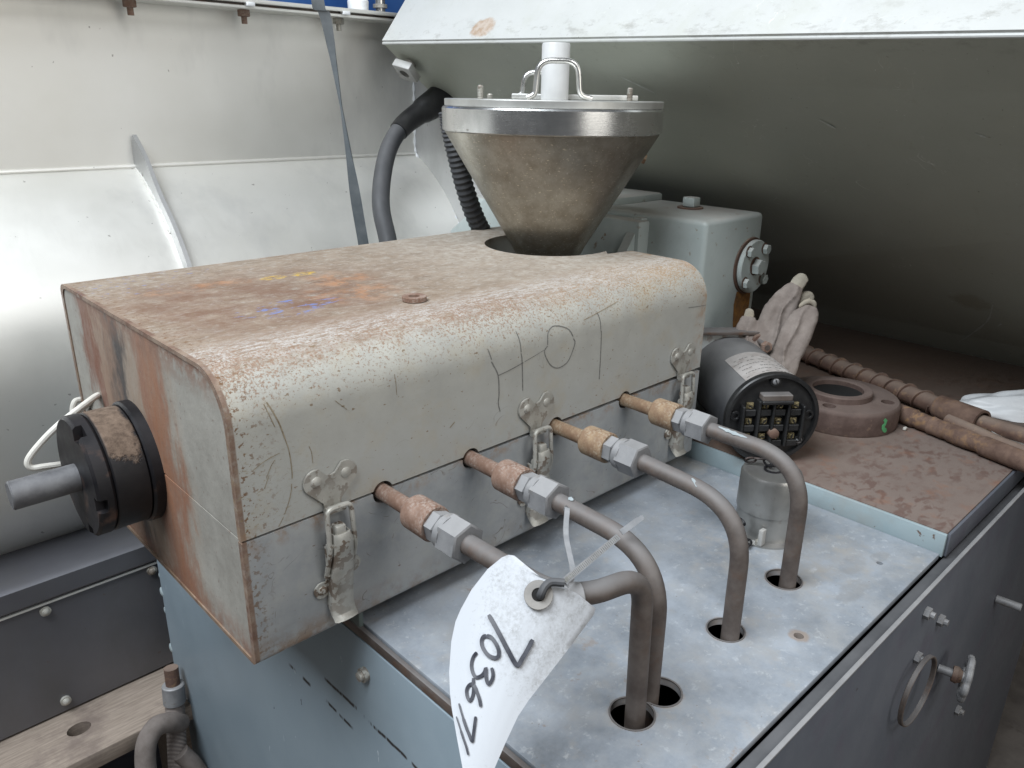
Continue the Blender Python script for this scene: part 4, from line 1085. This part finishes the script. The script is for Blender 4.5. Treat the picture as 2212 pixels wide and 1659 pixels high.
# ------------------------------------------------------------------ work gloves
gview = V((1.21, .61, -.36)).normalized()     # the gloves stand with their backs roughly this way
def leaf(bm, path, wid, ridge=.15, hgt=.8, back=.6):
    """folded cloth: flattened tube with one creased ridge running along it"""
    P = smooth_path(path, 5); n = len(P); m = len(wid)-1; rows = []
    for i, p in enumerate(P):
        f = i/(n-1)*m; k = min(int(f), m-1); w = wid[k]+(wid[k+1]-wid[k])*(f-k)
        t = (P[min(i+1, n-1)]-P[max(i-1, 0)]).normalized()
        s = t.cross(-gview).normalized(); f_ = s.cross(t).normalized()
        if f_.dot(gview) > 0: f_ = -f_
        r = ridge+.12*math.sin(i*.55)
        sec = [(-1, 0), (-.8, .38), (-.45, .52), (r-.22, .50*hgt), (r, hgt), (r+.18, .55*hgt), (.62, .45), (.9, .28), (1, 0), (.7, -back*.8), (0, -back), (-.7, -back*.8)]
        rows.append([bm.verts.new(p+s*a*w+f_*b*w*.8) for a, b in sec])
    for A, B in zip(rows, rows[1:]):
        q = len(A)
        for j in range(q): bm.faces.new((A[j], A[(j+1) % q], B[(j+1) % q], B[j]))
    bm.faces.new(rows[0]); bm.faces.new(rows[-1][::-1])
def cloth(leaves, voxel=.0028, it=4):
    me = bpy.data.meshes.new('work'); bm = new()
    for l in leaves: leaf(bm, *l)
    bmesh.ops.recalc_face_normals(bm, faces=bm.faces); bm.to_mesh(me); bm.free()
    o = bpy.data.objects.new('work', me); COL.objects.link(o)
    r = o.modifiers.new('r', 'REMESH'); r.mode = 'VOXEL'; r.voxel_size = voxel
    q = o.modifiers.new('s', 'SMOOTH'); q.factor = .5; q.iterations = it
    dg = bpy.context.evaluated_depsgraph_get(); dg.update()
    res = bpy.data.meshes.new_from_object(o.evaluated_get(dg)); out = bmesh.new(); out.from_mesh(res)
    bpy.data.objects.remove(o); bpy.data.meshes.remove(me); bpy.data.meshes.remove(res)
    out.normal_update()
    for v in out.verts:
        c = v.co
        v.co += v.normal*(.0016*mnoise.noise(V((c.x*40, c.y*90, c.z*38)))+.0007*mnoise.noise(c*150))
    return out
g1 = thing('work_glove', 'dirty cream work glove propped upright, fingertips highest behind the motor', 'glove', (.93, .01, .05))
obj('glove_body', cloth([
    ([(.895, .012, .06), (.912, .008, .085), (.931, .005, .113), (.950, .006, .150), (.973, .005, .191), (.993, -.001, .219), (1.003, -.004, .232)], [.018, .021, .024, .0285, .027, .019, .012], .25),
    ([(.94, .002, .125), (.965, .001, .160), (.986, -.003, .188), (1.004, -.009, .203)], [.018, .019, .015, .011], 0),
    ([(.915, .030, .11), (.9235, .0365, .135), (.933, .041, .160), (.940, .044, .178)], [.027, .024, .018, .0115], .2)]), 'glove_cloth', g1, 1.2)
obj('fingertip', cloth([([(.997, -.002, .224), (1.008, -.005, .237), (1.015, -.0078, .245), (1.018, -.009, .2485)], [.0125, .0135, .011, .005], .1)]), 'glove_tip', g1, 1.2)
obj('fingertip', cloth([([(1.000, -.0075, .199), (1.014, -.012, .207), (1.027, -.0198, .2125), (1.0315, -.022, .2145)], [.0125, .013, .0105, .005], -.1)]), 'glove_tip', g1, 1.2)
obj('thumb_tip', cloth([([(.9395, .0425, .172), (.9425, .0445, .182), (.944, .046, .188), (.945, .0465, .1905)], [.0095, .010, .008, .004], .4)]), 'glove_tip', g1, 1.2)
g2 = thing('work_glove', 'dirty cream work glove folded and slumped against the rusty flange', 'glove', (.95, -.04, .04))
obj('glove_body', cloth([
    ([(.915, -.046, .075), (.9315, -.0422, .108), (.9408, -.0374, .135), (.9578, -.0377, .166), (.9751, -.0413, .192), (.983, -.040, .2055)], [.012, .018, .025, .026, .0215, .014], -.25),
    ([(.922, -.036, .098), (.931, -.030, .122), (.950, -.034, .150)], [.018, .022, .016], .1)]), 'glove_cloth', g2, 1.2)
obj('cuff_hem', cloth([([(.968, -.028, .203), (.977, -.036, .2125), (.987, -.044, .2115), (.990, -.047, .200)], [.005, .0055, .0055, .004], 0)]), 'glove_tip', g2, 1.2)

# ------------------------------------------------------------------ rusty pipe flange
pf = thing('pipe_flange', 'thick rusty ring flange with bolt holes and a green paint tick', 'flange', (1.055, -.092, .005))
fx, fy, fr, fh = 1.051, -.090, .0965, .042
bm = new(); add_lathe(bm, (fx, fy, .005), (0, 0, 1), [(0, fr-.006), (0, fr-.001), (.003, fr), (fh-.008, fr), (fh-.004, fr-.0012), (fh-.001, fr-.004), (fh, fr-.008), (fh, .03), (0, .03), (0, fr-.006)], 72, False)
cs = []
for a in (285, 190, 100, 10):
    px_, py_ = fx+.0745*math.cos(math.radians(a)), fy+.0745*math.sin(math.radians(a))
    c = new(); add_cyl(c, (px_, py_, .008), (px_, py_, .08), .0108, 24); cs.append(c)
bm = cut(bm, cs); obj('flange_plate', bm, 'flange_rust', pf)
for a in (285, 190, 100, 10):
    px_, py_ = fx+.0745*math.cos(math.radians(a)), fy+.0745*math.sin(math.radians(a))
    bm = new(); add_cyl(bm, (px_, py_, .0082), (px_, py_, .020), .0106, 20); obj('bolt_hole', bm, 'hole_dark', pf)
hx_, hy_ = fx-.005, fy+.005
bm = new(); add_lathe(bm, (hx_, hy_, .005+fh+.0002), (0, 0, 1), [(0, .042), (0, .057), (.009, .0565), (.011, .055), (.011, .0445), (.009, .042), (0, .042)], 56, False); obj('raised_face', bm, 'flange_rust', pf)
bm = new(); add_cyl(bm, (hx_, hy_, .005+fh+.0006), (hx_, hy_, .005+fh+.0014), .0422, 40); obj('bore', bm, 'hole_dark', pf)
bm = new(); a0 = math.radians(249)
pts = []
for k in range(7):
    a = a0+.035*math.sin(k*1.3)+.01*k; z_ = .036-.004*k
    pts.append((fx+(fr+.0006)*math.cos(a), fy+(fr+.0006)*math.sin(a), z_))
add_strip(bm, pts, [.005, .007, .005, .008, .006, .008, .004], (math.cos(a0), math.sin(a0), 0), .0003); obj('green_mark', bm, 'green_mark', pf)
cr = thing('paint_crumb', 'tiny pale crumb lying beside the rusty flange', 'debris', (1.07, -.197, .005))
bm = new(); add_box(bm, (1.075, -.196, .0078), (.008, .005, .005), .001, 1); obj('crumb', bm, 'cord_white', cr)

# ------------------------------------------------------------------ rusty shafts on the right
sf = thing('feed_screw', 'rusty shaft with a screw flight and sleeve lying behind the flange', 'screw shaft', (1.2, -.1, .005))
A_, B_ = V((1.300, .13, .024)), V((1.128, -.335, .028)); ds = (B_-A_).normalized(); LS = (B_-A_).length
bm = new(); add_cyl(bm, A_, A_+ds*LS*.80, .0158, 24, .001); obj('shaft', bm, 'rust_dark', sf)
_, us, ws_ = basis(ds); bm = new(); rows = []
turns = 10; nn = turns*18
for k in range(nn+1):
    a = 2*math.pi*k/18; p_ = A_+ds*(.03+(LS*.72-.03)*k/nn); e = us*math.cos(a)+ws_*math.sin(a)
    wv = 1+.06*math.sin(k*.9)
    rows.append([bm.verts.new(p_+e*.015-ds*.0022), bm.verts.new(p_+e*.0198*wv-ds*.0008), bm.verts.new(p_+e*.0198*wv+ds*.0008), bm.verts.new(p_+e*.015+ds*.0022)])
for P, Q in zip(rows, rows[1:]):
    for j in range(4): bm.faces.new((P[j], P[(j+1) % 4], Q[(j+1) % 4], Q[j]))
bm.faces.new(rows[0]); bm.faces.new(rows[-1]); obj('screw_flight', bm, 'rust_dark', sf)
bm = new(); add_lathe(bm, A_+ds*LS*.73, ds, [(0, .0175), (.003, .0205), (.085, .0225), (.0855, .0185), (.075, .0175)], 32, True); obj('sleeve', bm, 'bar_rust', sf)
rb = thing('thin_rod', 'thin dark red rod reaching out of the sleeve to the right edge', 'rod', (1.1, -.35, .01))
bm = new(); q0 = A_+ds*LS*.88; add_tube(bm, [q0, q0+V((-.02, -.07, .004)), q0+V((-.055, -.24, .002))], .0135, 18); obj('rod', bm, 'rust_dark', rb)
bm = new(); add_tube(bm, smooth_path([q0+V((-.016, -.022, .003)), q0+V((-.026, -.05, -.008)), q0+V((-.04, -.10, -.003)), q0+V((-.06, -.2, .004))], 6), .0028, 8); tw = thing('bare_wire', 'bright bare wire running along the thin red rod', 'wire', tuple(q0)); obj('wire', bm, 'bright_steel', tw)
r2 = thing('rusty_bar', 'thick rusty brown bar lying nearest the plate edge at right', 'bar', (1.07, -.26, .005))
A2, B2 = V((1.134, -.078, .0205)), V((1.040, -.400, .0215)); d2 = (B2-A2).normalized(); L2 = (B2-A2).length
pr = [(0, .013), (.02, .0165)]
for k in range(1, 9): pr += [(.02+.028*k-.004, .0185+.0018*math.sin(k*2.1)), (.02+.028*k, .0165+.003*((k*3) % 2)), (.02+.028*k+.006, .019+.001*math.sin(k))]
pr = [(a_, b_*.80) for a_, b_ in pr]
pr = sorted([q for q in pr if q[0] < L2-.01])+[(L2-.004, .0156), (L2, .0136)]
bm = new(); add_lathe(bm, A2, d2, pr, 28); obj('bar', bm, 'bar_rust', r2)
r3 = thing('dark_rod', 'dark rod squeezed between the thick bar and the thin red rod', 'rod', (1.08, -.35, .005))
bm = new(); add_tube(bm, [(1.142, -.24, .018), (1.10, -.33, .018), (1.066, -.46, .016)], .012, 16); obj('rod', bm, 'rust_dark', r3)

# crumpled white plastic
bg = thing('plastic_bag', 'crumpled white plastic bag piece behind the rusty shafts at right', 'plastic bag', (1.30, -.27, .005))
bm = new(); bmesh.ops.create_icosphere(bm, subdivisions=5, radius=1)
for v in bm.verts:
    p_ = v.co.copy()
    n1 = mnoise.noise(p_*1.6+V((3, 1, 7))); n2 = mnoise.ridged_multi_fractal(p_*1.3+V((1, 5, 2)), 1, 2.1, 3, 1, 2)
    s_ = 1+.22*n1+.06*n2
    v.co = V((p_.x*.040*s_, p_.y*.085*s_, max(-.001, .002+p_.z*.030*(1+.5*n1)*s_*(1-.35*p_.y))))
rz = Matrix.Rotation(.50, 3, 'Z')
for v in bm.verts: v.co = rz @ v.co + V((1.300, -.290, .006))
obj('sheet', bm, 'white_plastic', bg, 1.0)

# ------------------------------------------------------------------ console above
co = thing('control_console', 'big pale green sheet-metal console with sloping underside over the deck', 'console', (1.6, .1, .005))
YL, YR = .90, -1.2
nz = lambda y: .63-.0235*(.90-y)
def quad_plate(pts, th, n=1):
    bm = new(); a, b, c, d = [V(p) for p in pts]
    nrm = (b-a).cross(d-a).normalized()*th
    A = [bm.verts.new(p) for p in (a, b, c, d)]; B = [bm.verts.new(p+nrm) for p in (a, b, c, d)]
    bm.faces.new(A); bm.faces.new(B[::-1])
    for i in range(4): bm.faces.new((A[i], B[i], B[(i+1) % 4], A[(i+1) % 4]))
    return bm
XN = .80
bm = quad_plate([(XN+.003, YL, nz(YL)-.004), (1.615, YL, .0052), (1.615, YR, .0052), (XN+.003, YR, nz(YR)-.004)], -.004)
obj('underside_panel', bm, 'console_under_shaded', co)
bm = new(); add_tube(bm, [(XN+.004, YL+.001, nz(YL)-.0035), (XN+.004, YR, nz(YR)-.0035)], .0032, 10); obj('lip_bead', bm, 'console_paint', co)
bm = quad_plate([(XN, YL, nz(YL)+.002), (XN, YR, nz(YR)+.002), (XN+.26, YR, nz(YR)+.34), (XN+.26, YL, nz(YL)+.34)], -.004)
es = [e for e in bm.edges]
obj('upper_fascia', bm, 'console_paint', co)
bm = new(); add_prism(bm, [(XN+.006, nz(YL)-.002), (XN+.264, nz(YL)+.338), (1.9, nz(YL)+.338), (1.9, .005), (1.618, .006)], 1, YL-.006, YL-.002); obj('end_cheek', bm, 'console_paint', co)
bm = new(); add_box2(bm, (XN+.262, YR, nz(YL)+.337), (1.9, YL, nz(YL)+.343)); obj('top_panel', bm, 'console_paint', co)
def under(y, z):
    f = (nz(y)-.004-z)/(nz(y)-.009)
    return V((XN+.003+(1.615-XN-.003)*f, y, z))+V((-.61, 0, -.79))*.0012
for pts_ in SCRAPES:
    bm = new(); q_ = smooth_path([under(y, z) for y, z in pts_], 5)
    add_strip(bm, q_, [.001+.004*abs(math.sin(1.3+k*.9))*(1-abs(2*k/len(q_)-1)) for k in range(len(q_))], V((-.61, 0, -.79)), .0002); obj('paint_scrape', bm, 'scrape_pale', co)
# square threaded block on a stud under the corner
pn = V((-.63, 0, -.80)).normalized(); nb = V((.852, .868, .590))
bl = pn
mb = Matrix(((.80, 0, -.63), (0, 1, 0), tuple(-pn))).transposed()
bm = new(); vs = add_box(bm, (0, 0, 0), (.046, .046, .018), .0025, rot=mb @ Matrix.Rotation(.35, 3, 'Z')); bmesh.ops.translate(bm, vec=nb+pn*.022, verts=vs)
c = new(); add_cyl(c, nb+pn*.0, nb+pn*.08, .0115, 24)
bm = cut(bm, [c]); obj('square_nut', bm, 'cap_steel', co)
bm = new(); pr = []
for k in range(9): pr.append((-.006+.0028*k, .0125 if k % 2 else .0108))
add_lathe(bm, nb, pn, pr, 20); obj('threaded_stud', bm, 'latch_steel', co)

# power cable with boot
pc = thing('power_cable', 'thick dark grey cable in a black rubber boot under the console corner', 'cable', (.78, .72, .20))
cp = [(0.9531, 0.872, 0.5248), (0.9192, 0.872, 0.5076), (0.8804, 0.87, 0.4899), (0.8286, 0.865, 0.463), (0.7891, 0.855, 0.4332), (0.7575, 0.84, 0.3965), (0.7221, 0.81, 0.343), (0.699, 0.78, 0.2949), (0.6847, 0.74, 0.2389), (0.6673, 0.7, 0.1702)]
sp = smooth_path(cp, 6); bm = new(); add_tube(bm, sp[15:], .0188, 20); obj('cable', bm, 'rubber', pc)
bm = new(); nb_ = 22
rr = [.0365-.0007*k if k < 13 else .0245-.0004*(k-13) for k in range(nb_)]
add_tube(bm, sp[:nb_], rr, 24); obj('rubber_boot', bm, 'black_plastic', pc)
# corrugated conduit
cc = thing('corrugated_conduit', 'black ribbed conduit hose behind the hopper cone', 'conduit', (.66, .45, .30))
cp = smooth_path([(.618, .455, .50), (.622, .453, .47), (.634, .450, .42), (.655, .450, .36), (.690, .455, .30), (.74, .46, .25)], 13)
bm = new(); add_tube(bm, cp, [.0172 if k % 2 else .0150 for k in range(len(cp))], 20); obj('ribbed_hose', bm, 'rubber', cc)

# ------------------------------------------------------------------ gearbox
gb = thing('gearbox', 'pale green cast gearbox with bolted round cover behind the box end', 'gearbox', (1.0, .3, .005))
bm = new(); add_box2(bm, (.90, .119, .005), (1.088, .52, .333), .009, 3); obj('housing', bm, 'gear_paint', gb)
bm = new(); add_box2(bm, (.935, .345, .328), (1.085, .60, .347), .006, 2); obj('inspection_lid', bm, 'gear_paint', gb)
bm = new(); add_prism(bm, [(.902, .325), (.885, .325), (.79, .19), (.79, .06), (.902, .06)], 1, .243, .262)
obj('gusset', bm, 'gear_paint', gb)
bm = new(); add_box2(bm, (.868, .235, .05), (.901, .70, .322), .006, 2); obj('neck_flange', bm, 'gear_paint', gb)
bm = new(); add_cyl(bm, (1.053, .1192, .239), (1.053, .1165, .239), .0525, 44, .001); obj('cover_gasket', bm, 'rust_dark', gb)
bm = new(); add_cyl(bm, (1.056, .1164, .238), (1.056, .107, .238), .049, 48, .002)
obj('round_cover', bm, 'gear_paint', gb)
for (a, r_) in ((0, 0), (48, .040), (132, .040), (222, .040), (318, .040)):
    x_, z_ = 1.056+r_*math.cos(math.radians(a)), .238+r_*math.sin(math.radians(a))
    rr = .0155 if r_ == 0 else .0095
    bm = new(); add_cyl(bm, (x_-.0015, .1068, z_+.0015), (x_-.0015, .1064, z_+.0015), rr*1.12, 18); obj('bolt_grime', bm, 'rust_dark', gb)  # thin dark disc standing for grime behind the bolt head
    bm = new(); add_hex(bm, (x_, .1065, z_), (x_, .1065-rr*.85, z_), rr, .3+a, .15); obj('cover_bolt', bm, 'gear_paint', gb)
bm = new(); add_ring(bm, (1.02, .235, .333), (0, 0, 1), .014, .024, .003, 24); obj('plug_ring', bm, 'rust_dark', gb)
bm = new(); add_box(bm, (1.022, .235, .345), (.022, .026, .018), .003); obj('breather_plug', bm, 'gear_paint', gb)
simple('rust_streak', (.30, .14, .03), (.12, .06, .03), 60, (.6, .8), 0, 90, .2)
bm = new(); add_strip(bm, [(1.045, .1182, .192), (1.043, .1182, .17), (1.044, .1182, .14), (1.042, .1182, .10)], [.05, .055, .05, .03], (0, -1, 0), .0004); obj('oil_stain', bm, 'rust_streak', gb)
ts_ = thing('throat_housing', 'pale green sloping feed throat casting behind the hopper', 'casting', (.80, .52, .1))
bm = new(); add_prism(bm, [(.665, .259), (.55, .341), (.43, .341), (.43, .10), (.665, .10)], 0, .792, .80); obj('side_plate', bm, 'gear_paint', ts_)
bm = new(); add_prism(bm, [(.664, .257), (.551, .339), (.43, .339), (.43, .10), (.664, .10)], 0, .8005, .866); obj('block', bm, 'gear_paint', ts_)

# ------------------------------------------------------------------ hand valve and ring on the front panel
hv = thing('hand_valve', 'small grey handwheel valve on a stem on the front panel', 'valve', (.81, -.389, -.215))
a_, b_ = V((.797, -.389, -.212)), V((.806, -.424, -.214)); dv = (b_-a_).normalized()
bm = new(); add_cyl(bm, a_, a_+dv*.026, .006, 14); obj('stem', bm, 'zinc', hv)
bm = new(); add_lathe(bm, a_+dv*.018, dv, [(0, .011), (.006, .012), (.012, .008)], 18); obj('bonnet', bm, 'rust_dark', hv)
bm = new(); cw = a_+dv*.035; _, uv, wv = basis(dv)
ring = [cw+(uv*math.cos(2*math.pi*k/48)+wv*math.sin(2*math.pi*k/48))*(.0275+.0018*math.cos(8*2*math.pi*k/48)) for k in range(48)]
add_tube(bm, ring, .0048, 10, closed=True); obj('wheel_rim', bm, 'zinc', hv)
for k in range(4):
    a = 2*math.pi*k/4+.4; e = uv*math.cos(a)+wv*math.sin(a)
    bm = new(); add_tube(bm, [cw+e*.004, cw+e*.027], .004, 8); obj('spoke', bm, 'zinc', hv)
bm = new(); add_cyl(bm, cw-dv*.008, cw+dv*.007, .008, 14, .001); obj('wheel_hub', bm, 'zinc', hv)
rg = thing('steel_ring', 'oval looking steel ring bezel standing out from the front panel', 'ring', (.665, -.389, -.165))
bm = new(); add_ring(bm, (.664, -.3995, -.163), (-0.03, -1, 0.0), .0450, .0480, .006, 48, .0008); obj('bezel', bm, 'tube_steel', rg)

# ------------------------------------------------------------------ paper tag and cable tie
tg = thing('paper_tag', 'dirty white paper tag reading 703671 tied to the near pipes', 'tag', (.125, -.256, .158))
bm = new(); rows = [[bm.verts.new(p) for p in r] for r in TAG_ROWS]
for P, Q in zip(rows, rows[1:]):
    for j in range(len(P)-1): bm.faces.new((P[j], P[j+1], Q[j+1], Q[j]))
bmesh.ops.subdivide_edges(bm, edges=bm.edges[:], cuts=2, use_grid_fill=True, smooth=.6)
bm.normal_update()
cpos = cam.matrix_world.translation
e = bmesh.ops.extrude_face_region(bm, geom=bm.faces[:])
tagn = V((-.55, -.50, .67)).normalized()
for v in [g for g in e['geom'] if isinstance(g, bmesh.types.BMVert)]: v.co -= tagn*.0007
obj('card', bm, 'tag_card', tg, 1.0)
for i, s_ in enumerate(DIG):
    bm = new(); q_ = smooth_path(s_, 4); w0 = (.0036, .0030, .0027, .0026, .0023, .0017)[i]
    add_strip(bm, q_, [w0*(.65 if i > 3 and k < 6 else 1)*(.7 if k in (0, len(q_)-1) else 1) for k in range(len(q_))], tagn, .0002); obj('digit', bm, 'marker', tg)
G = V(GROM)
bm = new(); add_ring(bm, G, tagn, .0052, .0115, .0012, 32, .0003); obj('eyelet', bm, 'grommet', tg)
bm = new(); add_cyl(bm, G-tagn*.0003, G+tagn*.0003, .0054, 24); obj('eyelet_hole', bm, 'hole_dark', tg)
ti = thing('cable_tie', 'grey toothed cable tie looped through the tag eyelet and second pipe', 'cable tie', GROM)
cdir = lambda p: (cpos-p).normalized()
bm = new(); add_strip(bm, smooth_path([(.2276, -.190, .168), (.2244, -.1944, .172), (.2012, -.2149, .1627), (.169, -.2524, .1589), (.1414, -.2704, .1672)], 5), .0048, V((-.3, -.6, .7)), .0012); obj('strap_loop', bm, 'tie_plastic', ti)
t2 = smooth_path([(.1414, -.2684, .1692), (.1500, -.2640, .1668), (.1923, -.2525, .1611), (.2517, -.2339, .150)], 8)
bm = new(); add_strip(bm, t2, .0058, V((-.3, -.6, .7)), .0013); obj('strap_toothed', bm, 'tie_plastic', ti)
bm = new(); n_ = V((-.3, -.6, .7)).normalized(); tot = len(t2)-1
for k in range(46):
    f = 3+k*(tot-3)/46; i = min(int(f), tot-1); p_ = t2[i].lerp(t2[i+1], f-i)+n_*.0014; d_ = (t2[i+1]-t2[i]).normalized(); s_ = d_.cross(n_).normalized()
    add_strip(bm, [p_-s_*.0018, p_+s_*.0018], .0007, n_, .0004)
obj('strap_teeth', bm, 'graphite', ti)['kind'] = 'stuff'
bm = new(); add_strip(bm, [(.262, -.2290, .1480), (.2692, -.2395, .1613), (.2725, -.2445, .1668)], [.0055, .0055, .004], V((-.3, -.6, .7)), .0012); obj('strap_tail', bm, 'tie_plastic', ti)
bm = new(); add_tube(bm, smooth_path([G+V((.001, -.001, -.001)), G+V((-.0015, -.004, .003)), G+V((.003, -.004, .0085)), (.134, -.2615, .1695), (.1414, -.2684, .1690)], 5), .0034, 10); obj('strap_hook', bm, 'rubber', ti)

# ------------------------------------------------------------------ hoses low on the left
h1 = thing('braided_hose', 'upright braided hose with metal crimp fitting beside the blue panel', 'hose', (.09, .62, -.9))
ph = smooth_path([(.105, .640, -.46), (.102, .635, -.50), (.097, .63, -.55), (.085, .615, -.62), (.07, .60, -.72), (.05, .59, -.90)], 6)
bm = new(); add_tube(bm, ph[9:], .017, 18); obj('braid_sleeve', bm, 'hose_braid', h1)
bm = new(); add_tube(bm, ph[:6], .0125, 16); obj('upper_pipe', bm, 'rust_dark', h1)
bm = new(); add_cyl(bm, ph[5], ph[10], .0195, 20, .002); obj('crimp_ferrule', bm, 'zinc', h1)
h2 = thing('looped_hose', 'thick grey hose bent in a tight loop left of the braided hose', 'hose', (.04, .60, -.9))
bm = new(); add_tube(bm, smooth_path([(.100, .62, -.57), (.078, .605, -.545), (.052, .60, -.535), (.028, .590, -.560), (.018, .575, -.63), (.022, .56, -.74), (.03, .56, -.92)], 6), .0175, 18); obj('hose_body', bm, 'hose_grey', h2)
h3 = thing('slanting_hose', 'grey hose slanting down between braided hose and blue panel', 'hose', (.12, .60, -.9))
bm = new(); add_tube(bm, smooth_path([(.085, .60, -.615), (.105, .59, -.66), (.118, .575, -.72), (.108, .56, -.80), (.10, .55, -.92)], 6), .016, 16); obj('hose_body', bm, 'hose_grey', h3)
